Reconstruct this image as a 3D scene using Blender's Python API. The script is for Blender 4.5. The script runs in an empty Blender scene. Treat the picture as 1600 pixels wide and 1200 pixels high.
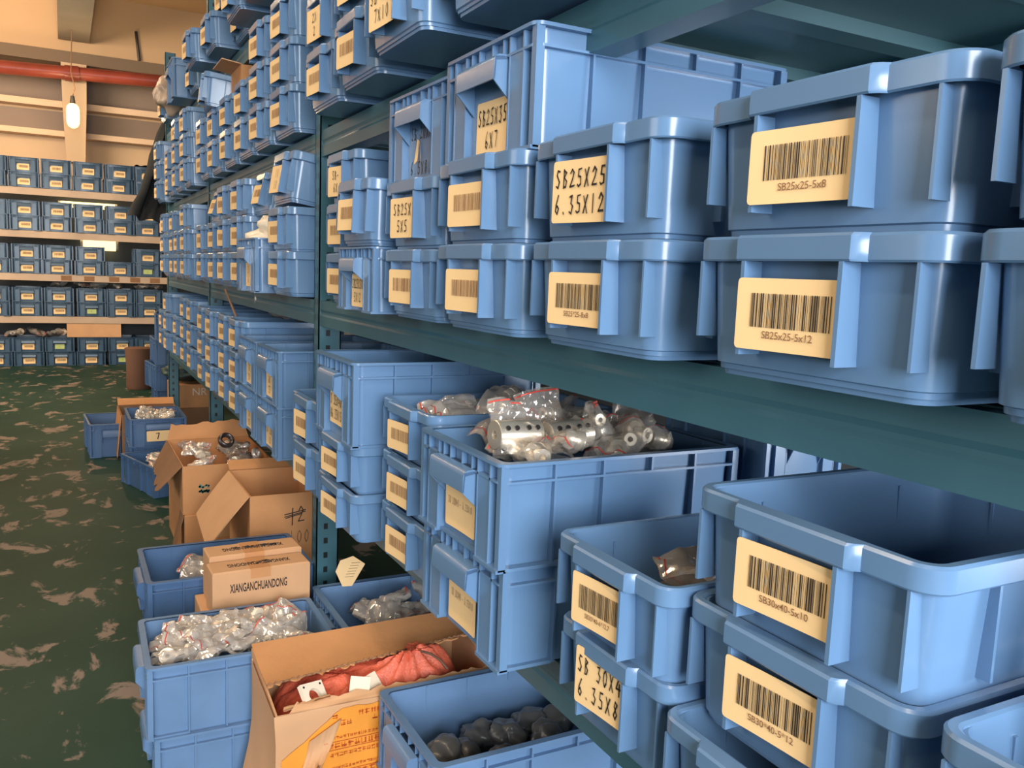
import bpy, bmesh, math, random
from mathutils import Vector, Matrix, noise
C = bpy.context.scene.collection
PI = math.pi

# ------------------------------------------------------------------ camera
CAM_Z = 1.37
yaw, pitch, roll = 0.48695634, 0.12688213, 0.03929225
cam_d = bpy.data.cameras.new('camera')
cam_d.sensor_width = 36.0
cam_d.lens = 36.0 * 1330 / 1600
cam_d.clip_start = 0.02
cam = bpy.data.objects.new('camera', cam_d)
C.objects.link(cam)
fwd = Vector((math.sin(yaw) * math.cos(pitch), math.cos(yaw) * math.cos(pitch), -math.sin(pitch)))
right0 = Vector((math.cos(yaw), -math.sin(yaw), 0))
down0 = fwd.cross(right0)
cr_, sr_ = math.cos(roll), math.sin(roll)
right = right0 * cr_ - down0 * sr_
down = right0 * sr_ + down0 * cr_
M = Matrix((right, -down, -fwd)).transposed().to_4x4()
M.translation = Vector((0, 0, CAM_Z))
cam.matrix_world = M
bpy.context.scene.camera = cam

# ------------------------------------------------------------------ light and exposure
sc = bpy.context.scene
sc.view_settings.view_transform = 'Standard'
sc.view_settings.look = 'None'
sc.view_settings.gamma = 1
sc.view_settings.use_curve_mapping = False
sc.view_settings.exposure = 0.0
W = bpy.data.worlds.new('daylight')
sc.world = W
W.use_nodes = True
W.node_tree.nodes['Background'].inputs[0].default_value = (0.86, 0.93, 1.0, 1)
W.node_tree.nodes['Background'].inputs[1].default_value = 0.26

def area(name, loc, target, size, power, color):
    d = bpy.data.lights.new(name, 'AREA')
    d.shape = 'RECTANGLE'; d.size, d.size_y = size
    d.energy = power; d.color = color
    o = bpy.data.objects.new(name, d); C.objects.link(o)
    o.location = loc
    o.rotation_euler = (Vector(target) - Vector(loc)).to_track_quat('-Z', 'Y').to_euler()
    return o

area('doorway_daylight', (-0.4, -3.2, 2.0), (0.9, 2.5, 1.2), (2.0, 2.2), 350, (0.95, 0.97, 1.0))
area('side_window_daylight', (-4.5, 2.5, 2.6), (0.6, 3.0, 1.1), (3.6, 1.4), 70, (1.0, 0.90, 0.78))
area('added_hall_fill', (-3.8, 8.5, 3.3), (0.4, 13.6, 3.6), (3.0, 1.6), 430, (1.0, 0.80, 0.58))  # unseen light added to brighten the far wall and ceiling

area('right_aisle_daylight', (2.5, -0.6, 1.15), (1.2, 1.0, 1.05), (0.8, 1.0), 60, (0.90, 0.95, 1.0))

# ------------------------------------------------------------------ materials
def nmat(name, col, rough=0.5, metal=0.0, spec=0.5, var=0.0, vscale=6.0, bump=0.0, bscale=60.0, coat=0.0):
    m = bpy.data.materials.new(name); m.use_nodes = True
    nt = m.node_tree; b = nt.nodes['Principled BSDF']
    b.inputs['Base Color'].default_value = (*col, 1)
    b.inputs['Roughness'].default_value = rough
    b.inputs['Metallic'].default_value = metal
    b.inputs['Specular IOR Level'].default_value = spec
    b.inputs['Coat Weight'].default_value = coat
    if var or bump:
        tc = nt.nodes.new('ShaderNodeTexCoord')
        if var:
            n = nt.nodes.new('ShaderNodeTexNoise'); n.inputs['Scale'].default_value = vscale; n.inputs['Detail'].default_value = 5
            r = nt.nodes.new('ShaderNodeValToRGB')
            r.color_ramp.elements[0].position = 0.3; r.color_ramp.elements[1].position = 0.7
            r.color_ramp.elements[0].color = (*[c * (1 - var) for c in col], 1)
            r.color_ramp.elements[1].color = (*[min(1, c * (1 + var)) for c in col], 1)
            nt.links.new(tc.outputs['Object'], n.inputs['Vector'])
            nt.links.new(n.outputs['Fac'], r.inputs['Fac'])
            nt.links.new(r.outputs['Color'], b.inputs['Base Color'])
        if bump:
            n2 = nt.nodes.new('ShaderNodeTexNoise'); n2.inputs['Scale'].default_value = bscale; n2.inputs['Detail'].default_value = 4
            bp = nt.nodes.new('ShaderNodeBump'); bp.inputs['Strength'].default_value = bump; bp.inputs['Distance'].default_value = 0.01
            nt.links.new(tc.outputs['Object'], n2.inputs['Vector'])
            nt.links.new(n2.outputs['Fac'], bp.inputs['Height'])
            nt.links.new(bp.outputs['Normal'], b.inputs['Normal'])
    return m

MAT = {}
MAT['blue'] = nmat('blue_plastic', (0.125, 0.235, 0.405), 0.24, var=0.06, vscale=4)
MAT['blue_dusty'] = nmat('dusty_blue_plastic', (0.13, 0.235, 0.41), 0.36, var=0.12, vscale=7)
MAT['blue_dark'] = nmat('deep_blue_plastic', (0.07, 0.145, 0.29), 0.36, var=0.10, vscale=6)
MAT['blue_far_shaded'] = nmat('shaded_blue_plastic', (0.030, 0.072, 0.130), 0.26, var=0.10, vscale=6)  # blue plastic darkened to offset the hall light on the far crates
MAT['teal'] = nmat('teal_rack_paint', (0.052, 0.148, 0.190), 0.36, var=0.10, vscale=3)
def slotted(base):
    m = base.copy(); m.name = 'slotted_post_paint'
    nt = m.node_tree; b = nt.nodes['Principled BSDF']; Lk = nt.links.new
    src = b.inputs['Base Color'].links[0].from_socket
    tc = nt.nodes.new('ShaderNodeTexCoord'); sp = nt.nodes.new('ShaderNodeSeparateXYZ'); Lk(tc.outputs['Object'], sp.inputs[0])
    def op(o, a, v):
        n = nt.nodes.new('ShaderNodeMath'); n.operation = o; Lk(a, n.inputs[0])
        if isinstance(v, (int, float)): n.inputs[1].default_value = v
        else: Lk(v, n.inputs[1])
        return n.outputs[0]
    zz = op('FLOORED_MODULO', sp.outputs['Z'], .05)
    slot = op('LESS_THAN', zz, .02)
    def band(ax, c, h): return op('LESS_THAN', op('ABSOLUTE', op('SUBTRACT', sp.outputs[ax], c), 0), h)
    inside = op('MAXIMUM', op('MAXIMUM', band('Y', .016, .004), band('Y', .039, .004)), op('MULTIPLY', band('X', .032, .007), op('LESS_THAN', op('ABSOLUTE', op('SUBTRACT', sp.outputs['Y'], .0275), 0), .2)))
    notface = op('LESS_THAN', sp.outputs['X'], .0735)
    f = op('MULTIPLY', op('MULTIPLY', slot, inside), notface)
    mx = nt.nodes.new('ShaderNodeMix'); mx.data_type = 'RGBA'
    Lk(f, mx.inputs['Factor']); Lk(src, mx.inputs['A']); mx.inputs['B'].default_value = (.006, .010, .012, 1)
    Lk(mx.outputs['Result'], b.inputs['Base Color'])
    return m
MAT['post'] = slotted(MAT['teal'])
MAT['deck'] = nmat('shelf_deck_paint', (0.045, 0.12, 0.145), 0.5, var=0.10, vscale=3)
MAT['far_rack'] = nmat('beige_rack_paint', (0.52, 0.38, 0.27), 0.5, var=0.12, vscale=3)
MAT['label'] = nmat('cream_label_card', (0.96, 0.66, 0.33), 0.6, var=0.03, vscale=10)
MAT['label_green'] = nmat('green_label_card', (0.50, 0.60, 0.22), 0.6)
MAT['ink'] = nmat('black_ink', (0.02, 0.016, 0.015), 0.6)
MAT['ink_brown'] = nmat('faded_print', (0.24, 0.12, 0.06), 0.6)
MAT['ink_grey'] = nmat('pencil_grey', (0.30, 0.22, 0.16), 0.6)
MAT['drum'] = nmat('dark_brown_paper', (0.13, 0.06, 0.035), 0.8, var=0.12, vscale=5)
MAT['ink_red'] = nmat('red_tape_print', (0.55, 0.07, 0.02), 0.4)
MAT['ink_teal'] = nmat('teal_carton_print', (0.08, 0.22, 0.18), 0.6)
MAT['ink_white'] = nmat('white_carton_print', (0.75, 0.62, 0.50), 0.6)
MAT['card'] = nmat('cardboard', (0.60, 0.285, 0.115), 0.8, var=0.10, vscale=5, bump=0.1, bscale=40)
MAT['card_pale'] = nmat('pale_cardboard', (0.64, 0.36, 0.185), 0.8, var=0.08, vscale=5)
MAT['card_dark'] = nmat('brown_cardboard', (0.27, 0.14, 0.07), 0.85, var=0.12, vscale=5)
MAT['tape'] = nmat('orange_packing_tape', (0.85, 0.33, 0.05), 0.22, var=0.10, vscale=9, bump=0.25, bscale=14)
MAT['red_sack'] = nmat('red_woven_sack', (0.74, 0.15, 0.08), 0.42, var=0.18, vscale=30, bump=0.35, bscale=160)
MAT['twine'] = nmat('grey_brown_twine', (0.16, 0.10, 0.06), 0.7)
MAT['metal'] = nmat('machined_aluminium', (0.92, 0.86, 0.78), 0.32, metal=0.55)
MAT['metal_shiny'] = nmat('polished_aluminium', (0.95, 0.86, 0.72), 0.33, metal=0.82)
MAT['steel'] = nmat('dark_steel', (0.10, 0.09, 0.09), 0.35, metal=0.8)
MAT['white'] = nmat('white_painted_metal', (0.85, 0.74, 0.58), 0.4)
MAT['hole'] = nmat('black_hole', (0.012, 0.010, 0.010), 0.8)
MAT['zip'] = nmat('red_zip_seal', (0.62, 0.06, 0.04), 0.4)
MAT['dark_cloth'] = nmat('black_netting', (0.010, 0.010, 0.010), 0.8, var=0.2, vscale=20)
MAT['green_cloth'] = nmat('dark_green_sheet', (0.035, 0.065, 0.06), 0.5, var=0.3, vscale=9)
MAT['grey_bag'] = nmat('grey_wrapped_bag', (0.125, 0.13, 0.135), 0.30, var=0.15, vscale=12)
MAT['brown_bag'] = nmat('smoky_brown_bag', (0.26, 0.20, 0.16), 0.25, var=0.2, vscale=14)
MAT['beige_bag'] = nmat('beige_plastic_bag', (0.42, 0.31, 0.23), 0.4, var=0.1)
MAT['wall'] = nmat('cream_wall_paint', (0.66, 0.47, 0.30), 0.85, var=0.05, vscale=0.8)
MAT['band'] = nmat('grey_wall_panel', (0.27, 0.205, 0.165), 0.8, var=0.10, vscale=1.0)
MAT['ledge'] = nmat('pale_ledge_paint', (0.74, 0.54, 0.38), 0.8)
MAT['soffit'] = nmat('brown_beam_paint', (0.22, 0.155, 0.10), 0.8)
MAT['ceiling'] = nmat('cream_ceiling_paint', (0.66, 0.44, 0.25), 0.9, var=0.05, vscale=0.5)
MAT['beam_grey'] = nmat('grey_beam_paint', (0.22, 0.18, 0.14), 0.7, var=0.08, vscale=2)
MAT['red_pipe'] = nmat('red_pipe_paint', (0.24, 0.045, 0.028), 0.35, var=0.18, vscale=4)
MAT['dark_wall_and_panel'] = nmat('dark_wall_and_shade_panel', (0.10, 0.11, 0.12), 0.9)

def emis(name, col, s):
    m = bpy.data.materials.new(name); m.use_nodes = True
    b = m.node_tree.nodes['Principled BSDF']
    b.inputs['Base Color'].default_value = (*col, 1)
    b.inputs['Emission Color'].default_value = (*col, 1)
    b.inputs['Emission Strength'].default_value = s
    return m
MAT['bulb'] = emis('lit_bulb', (1.0, 0.76, 0.35), 2.2)
MAT['tube'] = emis('lit_tube_and_leak_glow', (1.0, 0.80, 0.36), 2.0)

def film(name, tint, opac):
    m = bpy.data.materials.new(name); m.use_nodes = True
    nt = m.node_tree; nt.nodes.remove(nt.nodes['Principled BSDF'])
    out = nt.nodes['Material Output']
    tr = nt.nodes.new('ShaderNodeBsdfTransparent'); tr.inputs[0].default_value = (*tint, 1)
    gl = nt.nodes.new('ShaderNodeBsdfGlossy'); gl.inputs['Roughness'].default_value = 0.12
    df = nt.nodes.new('ShaderNodeBsdfDiffuse'); df.inputs[0].default_value = (0.97, 0.91, 0.84, 1)
    m1 = nt.nodes.new('ShaderNodeMixShader'); m1.inputs[0].default_value = 0.55
    nt.links.new(df.outputs[0], m1.inputs[1]); nt.links.new(gl.outputs[0], m1.inputs[2])
    m2 = nt.nodes.new('ShaderNodeMixShader'); m2.inputs[0].default_value = opac
    nt.links.new(tr.outputs[0], m2.inputs[1]); nt.links.new(m1.outputs[0], m2.inputs[2])
    nt.links.new(m2.outputs[0], out.inputs['Surface'])
    return m
MAT['film'] = film('clear_poly_film', (0.99, 0.98, 0.97), 0.58)
MAT['film_clear'] = film('thin_poly_film', (0.98, 0.96, 0.93), 0.30)
MAT['film_smoky'] = film('smoky_poly_film', (0.62, 0.56, 0.52), 0.40)

def floor_mat():
    m = bpy.data.materials.new('worn_green_epoxy'); m.use_nodes = True
    nt = m.node_tree; b = nt.nodes['Principled BSDF']; L = nt.links.new
    tc = nt.nodes.new('ShaderNodeTexCoord')
    mp = nt.nodes.new('ShaderNodeMapping'); mp.inputs['Scale'].default_value = (1.0, 0.75, 1)
    L(tc.outputs['Object'], mp.inputs['Vector'])
    n1 = nt.nodes.new('ShaderNodeTexNoise'); n1.inputs['Scale'].default_value = 5.5; n1.inputs['Detail'].default_value = 7; n1.inputs['Roughness'].default_value = 0.62; n1.inputs['Distortion'].default_value = 0.6
    L(mp.outputs[0], n1.inputs['Vector'])
    r1 = nt.nodes.new('ShaderNodeValToRGB'); r1.color_ramp.elements[0].position = 0.565; r1.color_ramp.elements[1].position = 0.61
    L(n1.outputs['Fac'], r1.inputs['Fac'])
    n2 = nt.nodes.new('ShaderNodeTexNoise'); n2.inputs['Scale'].default_value = 1.3; n2.inputs['Detail'].default_value = 6
    L(tc.outputs['Object'], n2.inputs['Vector'])
    r2 = nt.nodes.new('ShaderNodeValToRGB')
    r2.color_ramp.elements[0].position = 0.35; r2.color_ramp.elements[1].position = 0.68
    r2.color_ramp.elements[0].color = (0.006, 0.040, 0.026, 1)
    r2.color_ramp.elements[1].color = (0.018, 0.056, 0.040, 1)
    L(n2.outputs['Fac'], r2.inputs['Fac'])
    mx = nt.nodes.new('ShaderNodeMix'); mx.data_type = 'RGBA'
    L(r1.outputs['Color'], mx.inputs['Factor']); L(r2.outputs['Color'], mx.inputs['A'])
    mx.inputs['B'].default_value = (0.25, 0.20, 0.165, 1)
    L(mx.outputs['Result'], b.inputs['Base Color'])
    rr = nt.nodes.new('ShaderNodeMapRange'); rr.inputs['To Min'].default_value = 0.55; rr.inputs['To Max'].default_value = 0.7
    L(r1.outputs['Color'], rr.inputs['Value']); L(rr.outputs[0], b.inputs['Roughness'])
    b.inputs['Specular IOR Level'].default_value = 0.22
    bp = nt.nodes.new('ShaderNodeBump'); bp.inputs['Strength'].default_value = 0.25; bp.inputs['Distance'].default_value = 0.004
    L(n1.outputs['Fac'], bp.inputs['Height']); L(bp.outputs['Normal'], b.inputs['Normal'])
    return m
MAT['floor'] = floor_mat()

# ------------------------------------------------------------------ mesh helpers
class MB:
    def __init__(s): s.v = []; s.f = []
    def add(s, vs, fs):
        n = len(s.v); s.v += [tuple(p) for p in vs]; s.f += [tuple(i + n for i in q) for q in fs]
    def box(s, x0, x1, y0, y1, z0, z1, mat=None):
        vs = [(x, y, z) for x in (x0, x1) for y in (y0, y1) for z in (z0, z1)]
        if mat is not None: vs = [mat @ Vector(p) for p in vs]
        s.add(vs, [(0, 1, 3, 2), (4, 6, 7, 5), (0, 4, 5, 1), (2, 3, 7, 6), (0, 2, 6, 4), (1, 5, 7, 3)])
    def loft(s, loops, close=True, cap0=False, cap1=False):
        n = len(loops[0]); vs = [p for l in loops for p in l]; fs = []
        for k in range(len(loops) - 1):
            for i in range(n if close else n - 1):
                j = (i + 1) % n
                fs.append((k * n + i, k * n + j, (k + 1) * n + j, (k + 1) * n + i))
        if cap0: fs.append(tuple(reversed(range(n))))
        if cap1: fs.append(tuple((len(loops) - 1) * n + i for i in range(n)))
        s.add(vs, fs)
    def tube(s, pts, r, seg=8, cap=True):
        loops = []; pts = [Vector(p) for p in pts]
        rs = r if isinstance(r, (list, tuple)) else [r] * len(pts)
        for i, p in enumerate(pts):
            t = (pts[min(i + 1, len(pts) - 1)] - pts[max(i - 1, 0)]).normalized()
            a = t.cross(Vector((0, 0, 1)) if abs(t.z) < 0.9 else Vector((1, 0, 0))).normalized(); b = t.cross(a)
            loops.append([p + (a * math.cos(2 * PI * k / seg) + b * math.sin(2 * PI * k / seg)) * rs[i] for k in range(seg)])
        s.loft(loops, True, cap, cap)
    def prism(s, poly, x0, x1, axis='y'):
        # extrude a 2D polygon (a, b) along an axis
        def P(a, b, t):
            return {'y': (a, t, b), 'x': (t, a, b), 'z': (a, b, t)}[axis]
        n = len(poly)
        vs = [P(a, b, x0) for a, b in poly] + [P(a, b, x1) for a, b in poly]
        fs = [tuple(reversed(range(n))), tuple(range(n, 2 * n))] + [(i, (i + 1) % n, n + (i + 1) % n, n + i) for i in range(n)]
        s.add(vs, fs)
    def mesh(s, name, mat, smooth=35):
        me = bpy.data.meshes.new(name); me.from_pydata(s.v, [], s.f)
        bm = bmesh.new(); bm.from_mesh(me); bmesh.ops.recalc_face_normals(bm, faces=bm.faces); bm.to_mesh(me); bm.free()
        if smooth:
            me.shade_smooth(); me.set_sharp_from_angle(angle=math.radians(smooth))
        me.materials.append(MAT[mat] if isinstance(mat, str) else mat)
        return me
    def build(s, name, mat, parent=None, smooth=35):
        return link(name, s.mesh(name, mat, smooth), parent)

def link(name, me, parent=None, loc=None):
    o = bpy.data.objects.new(name, me); C.objects.link(o)
    if parent is not None: o.parent = parent
    if loc is not None: o.location = loc
    return o
def tag(o, label=None, cat=None, group=None, kind=None):
    if label: o['label'] = label
    if cat: o['category'] = cat
    if group: o['group'] = group
    if kind: o['kind'] = kind
    return o
def thing(name, label, cat, loc=(0, 0, 0), rot=(0, 0, 0), group=None):
    o = bpy.data.objects.new(name, None); C.objects.link(o)
    o.location = loc; o.rotation_euler = rot; o.empty_display_size = 0.05
    return tag(o, label, cat, group)
def struct(name, mb, mat, smooth=None):
    o = mb.build(name, mat, None, smooth); o['kind'] = 'structure'; return o

# ------------------------------------------------------------------ the room
m = MB(); m.box(-9, 2.9, -5, 14.4, -0.1, 0.0); struct('floor', m, 'floor')
m = MB(); m.box(-9, 2.9, -5, 14.4, 4.95, 5.1); struct('ceiling', m, 'ceiling')
m = MB(); m.box(2.75, 2.9, -5, 14.4, 0.0, 4.95); struct('wall_right', m, 'dark_wall_and_panel')
m = MB(); m.box(-9, 2.75, 14.0, 14.4, 0.0, 4.95); struct('wall_far', m, 'wall')
# wall features beyond the far shelf: two grey panels between pale ledges, beam, pilaster
m = MB(); m.box(-9, 2.75, 13.93, 14.0, 3.12, 3.40); m.box(-9, 2.75, 13.93, 14.0, 3.52, 4.0); struct('trim_1', m, 'band')
m = MB(); m.box(-9, 2.75, 13.72, 13.93, 3.04, 3.115); struct('trim_2', m, 'ledge')
m = MB(); m.box(-9, 2.75, 13.72, 13.93, 3.43, 3.515); struct('trim_3', m, 'ledge')
m = MB(); m.box(-9, 2.75, 13.55, 13.93, 4.00, 4.16); struct('trim_4', m, 'soffit')
m = MB(); m.box(-9, 2.75, 13.60, 13.93, 4.16, 4.95); struct('trim_5', m, 'ceiling')
m = MB()
m.loft([[(0.085, 13.45, 2.68), (0.315, 13.45, 2.68), (0.315, 13.72, 2.68), (0.085, 13.72, 2.68)],
        [(0.055, 13.40, 3.4), (0.345, 13.40, 3.4), (0.345, 13.72, 3.4), (0.055, 13.72, 3.4)],
        [(0.045, 13.40, 3.98), (0.355, 13.40, 3.98), (0.355, 13.72, 3.98), (0.045, 13.72, 3.98)]], True, True, True)
struct('trim_6', m, 'wall')
m = MB(); m.box(0.02, 0.40, 9.0, 13.55, 4.30, 4.95); struct('trim_7', m, 'beam_grey')

m = MB(); m.box(-9, 2.75, 13.10, 13.16, 0, 2.28); struct('added_shade_panel', m, 'dark_wall_and_panel')  # added dark panel standing in for the shade behind the far crates

# red pipe with a coupling collar
pp = thing('pipe', 'long red painted pipe running below the ceiling beam on the far wall', 'pipe', (0, 13.3, 3.80))
m = MB(); m.tube([(-8, 0, -0.30), (2.7, 0, 0.13)], 0.088, 20); m.build('pipe_run', 'red_pipe', pp)
m = MB(); m.tube([(0.09, 0, 0.022), (0.26, 0, 0.029)], 0.102, 20); m.build('coupling', 'red_pipe', pp)
m = MB(); m.tube([(0.995, 13.585, 4.56), (1.03, 13.57, 4.17)], 0.020, 8)
tag(m.build('hanger_rod', 'steel'), 'short black rod fixed to the cream wall above the red pipe', 'rod')

# hanging bulb
pl = thing('pendant_lamp', 'lit capsule bulb on a thin wire in front of the far wall pilaster', 'lamp', (0.17, 12.9, 3.07))
m = MB(); m.loft([[(r * math.cos(a), r * math.sin(a), z) for a in [2 * PI * k / 20 for k in range(20)]] for r, z in
                  ((0.02, -0.01), (0.055, 0.01), (0.075, 0.05), (0.08, 0.12), (0.08, 0.22), (0.07, 0.27), (0.04, 0.30))], True, True, True)
m.build('bulb', 'bulb', pl)
m = MB(); m.tube([(0, 0, 0.30), (0, 0, 0.40)], [0.035, 0.022], 12); m.build('socket', 'steel', pl)
m = MB(); m.tube([(0, 0, 0.39), (0.03, 0, 0.5), (-0.01, 0, 0.7), (0.01, 0, 1.225)], 0.007, 6); m.build('wire', 'ink_brown', pl)
lp = bpy.data.lights.new('pendant_light', 'POINT'); lp.energy = 55; lp.color = (1.0, 0.75, 0.42); lp.shadow_soft_size = 0.08
lo = bpy.data.objects.new('pendant_light', lp); C.objects.link(lo); lo.parent = pl; lo.location = (0, -0.12, 0.15)

# added glowing bars standing in for light leaking past the far shelf
for k, (x0, x1, z, r) in enumerate(((-0.03, 0.68, 2.075, 0.04), (0.22, 0.68, 1.56, 0.075))):
    t = thing('leak_glow_bar', ('long thin glowing bar added as leaking light in the upper gap of the far shelf', 'short thick glowing bar added as leaking light in the middle gap of the far shelf')[k], 'lamp', (x0, 12.95, z), (0, 0, 0), 'added glow bars behind the far shelf')
    m = MB(); m.tube([(0.03, 0, 0), (x1 - x0 - 0.03, 0, 0)], r, 12); m.build('tube', 'tube', t)
    for q in (0, x1 - x0 - 0.03): m = MB(); m.tube([(q, 0, 0), (q + 0.03, 0, 0)], r * 1.05, 12); m.build('end_cap', 'white', t)
    m = MB(); m.box(0.1, 0.13, 0, 1.05, -0.015, 0.015); m.build('bracket', 'steel', t)

# ceiling lamps over the aisle
for k, y in enumerate((-0.6, 2.2, 5.0, 7.8)):
    t = thing('ceiling_lamp', 'tube lamp hanging over the aisle, %s from the camera' % ('first', 'second', 'third', 'fourth')[k], 'lamp', (-0.55, y, 3.9), (0, 0, 0), 'tube lamps over the aisle')
    m = MB(); m.box(-0.06, 0.06, -0.6, 0.6, 0.03, 0.09); m.build('housing', 'white', t)
    m = MB(); m.tube([(0, -0.58, 0), (0, 0.58, 0)], 0.018, 10); m.build('tube', 'tube', t)
    for q in (-0.4, 0.4): m = MB(); m.tube([(0, q, 0.09), (0, q, 1.05)], 0.006, 6); m.build('hanger', 'steel', t)
    d = bpy.data.lights.new('ceiling_lamp_light', 'AREA'); d.shape = 'RECTANGLE'; d.size = 0.12; d.size_y = 1.15; d.energy = 26; d.color = (1.0, 0.78, 0.52)
    o = bpy.data.objects.new('ceiling_lamp_light', d); C.objects.link(o); o.parent = t; o.location = (0, 0, -0.03)

# ------------------------------------------------------------------ the main rack
L1, L2, L3, L4 = 0.72, 1.27, 1.804, 2.34
POSTS = (0.26, 2.735, 5.06, 7.22)
rack = thing('shelving_rack', 'long teal steel rack of three bays holding blue bins along the aisle', 'rack', (0.73, POSTS[0], 0))
def rb(name, mb, mat='teal', smooth=None):
    o = mb.build(name, mat, rack, smooth)
    o.location = (-0.73, -POSTS[0], 0); return o
for y in POSTS:
    for x in (0.73, 1.42):
        m = MB(); h = 2.95
        s = 1 if x < 1 else -1
        # open C section, slotted face and sides
        for dx0, dx1, y0, y1 in ((0, 0.004, 0, 0.055), (0.0, 0.075, 0.0, 0.004), (0.0, 0.075, 0.051, 0.055), (0.071, 0.075, 0, 0.018), (0.071, 0.075, 0.037, 0.055)):
            a, b = sorted((s * dx0, s * dx1)); m.box(a, b, y0, y1, 0, h)
        p = m.build('post', 'post', rack, None)
        p.location = (x - 0.73, y - POSTS[0], 0)
    m = MB()
    for k in range(1, 5):
        z = 0.18 + k * 0.56
        m.tube([(0.80, y + 0.028, z), (1.38, y + 0.028, z)], 0.011, 6)
        m.tube([(0.80, y + 0.028, z), (1.38, y + 0.028, z + 0.54)], 0.011, 6)
    rb('brace', m)
for b in range(3):
    y0, y1 = POSTS[b] + 0.056, POSTS[b + 1] - 0.001
    for z in (L1, L2, L3, L4):
        for x in (0.735, 1.365):
            m = MB()
            s = 1 if x < 1 else -1
            poly = [(0, -0.005), (0, -0.034), (0.003, -0.042), (0.003, -0.048), (0, -0.054), (0, -0.086), (0.05, -0.086), (0.05, -0.028), (0.028, -0.028), (0.028, -0.005)]
            poly = [(x + s * a if s > 0 else x + 0.05 - a, z + c) for a, c in poly]
            m.prism(poly, y0, y1)
            rb('beam', m)
        m = MB(); m.box(0.765, 1.385, y0, y1, z - 0.0275, z - 0.003)
        for k in range(9):
            yy = y0 + (k + 0.5) * (y1 - y0) / 9
            m.box(0.79, 1.36, yy - 0.025, yy + 0.025, z - 0.05, z - 0.0275)
        rb('shelf_deck', m, 'deck')
# ------------------------------------------------------------------ lettering
_txt = {}
def text_mesh(s, mat='ink', size=1.0):
    key = (s, mat)
    if key not in _txt:
        cu = bpy.data.curves.new('t', 'FONT'); cu.body = s; cu.size = 1; cu.align_x = 'CENTER'; cu.align_y = 'CENTER'; cu.resolution_u = 3; cu.offset = 0.022 if s.isupper() and len(s) > 5 and s.isalpha() else 0.004
        o = bpy.data.objects.new('t', cu); C.objects.link(o)
        dg = bpy.context.evaluated_depsgraph_get(); dg.update()
        me = bpy.data.meshes.new_from_object(o.evaluated_get(dg)); me.name = 'lettering'
        bpy.data.objects.remove(o); bpy.data.curves.remove(cu)
        me.materials.clear(); me.materials.append(MAT[mat]); _txt[key] = me
    return _txt[key]
G = {
 '0': [[(.3, 0), (.05, .4), (.1, 1), (.4, 1.3), (.65, .9), (.6, .3), (.3, 0)]],
 '1': [[(.3, 1.3), (.3, 0)]],
 '2': [[(.05, 1.0), (.3, 1.3), (.6, 1.05), (.4, .6), (0, .05), (.7, .1)]],
 '3': [[(.1, 1.2), (.5, 1.25), (.3, .75), (.6, .5), (.4, 0), (.05, .1)]],
 '4': [[(.4, 1.3), (0, .5), (.7, .5)], [(.5, .9), (.5, 0)]],
 '5': [[(.65, 1.3), (.2, 1.25), (.15, .75), (.55, .65), (.55, .15), (.2, 0), (.02, .12)]],
 '6': [[(.5, 1.35), (.15, .7), (.1, .2), (.4, 0), (.6, .35), (.35, .6), (.1, .4)]],
 '7': [[(.05, 1.25), (.6, 1.3), (.3, 0)]],
 '8': [[(.55, 1.15), (.25, 1.3), (.15, .95), (.55, .4), (.35, 0), (.08, .25), (.55, 1.15)]],
 'S': [[(.6, 1.2), (.25, 1.3), (.1, .95), (.55, .45), (.35, .02), (0, .15)]],
 'B': [[(.15, 1.3), (.1, 0)], [(.1, 1.25), (.55, 1.1), (.2, .72), (.6, .45), (.45, .05), (.1, 0)]],
 'X': [[(.0, 1.2), (.6, 0)], [(.6, 1.25), (.02, 0)]],
 'K': [[(.1, 1.3), (.1, 0)], [(.6, 1.2), (.12, .6), (.6, 0)]],
 '#': [[(.5, 1.2), (.42, -.2)], [(-.5, .72), (2.1, 1.0)], [(-.5, .52), (2.1, .82)], [(-.35, .38), (1.5, .66)]],
 '.': [[(.25, .1), (.33, .0)]], '-': [[(.05, .55), (.55, .6)]], ' ': [],
}
def hand_mesh(lines, h, w, mat='ink', th=0.085, seed=1, slant=0.0):
    """handwritten strokes in the x (reading) / y (up) plane; every line is centred"""
    rnd = random.Random(seed); mb = MB()
    pitch = h / max(1, len(lines)); sy = min(pitch * 0.68 / 1.3, 1.40 * w / max([3.5] + [len(q) for q in lines]))
    for li, s in enumerate(lines):
        n = len(s); adv = min(w / max(n, 3.5), sy * 1.15)
        x0 = -adv * n / 2; base = h / 2 - pitch * (li + 0.5) - sy * .65
        for ci, ch in enumerate(s):
            for st in G.get(ch, []):
                pts = []
                for (a, b) in st:
                    pts.append(Vector((x0 + adv * ci + a * adv * 0.82 + rnd.uniform(-.02, .02) * adv, base + b * sy + rnd.uniform(-.03, .03) * sy + slant * (x0 + adv * ci), 0)))
                t = th * sy
                for p, q in zip(pts, pts[1:]):
                    d = (q - p); L = d.length
                    if L < 1e-6: continue
                    d /= L; nn = Vector((-d.y, d.x, 0)) * t * rnd.uniform(.8, 1.2); e = d * t * .8
                    mb.add([p - e + nn, p - e - nn, q + e - nn, q + e + nn], [(0, 1, 2, 3)])
    return mb.mesh('lettering', mat, None)
def barcode_mesh(seed, w, h, mat):
    rnd = random.Random(seed); mb = MB(); x = -w / 2
    while x < w / 2:
        b = rnd.choice((.0055, .0055, .011, .017)) * w; g = rnd.choice((.008, .008, .014, .022)) * w
        if x + b > w / 2: break
        mb.add([(x, -h / 2, 0), (x + b, -h / 2, 0), (x + b, h / 2, 0), (x, h / 2, 0)], [(0, 1, 2, 3)]); x += b + g
    return mb.mesh('barcode', mat, None)
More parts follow.
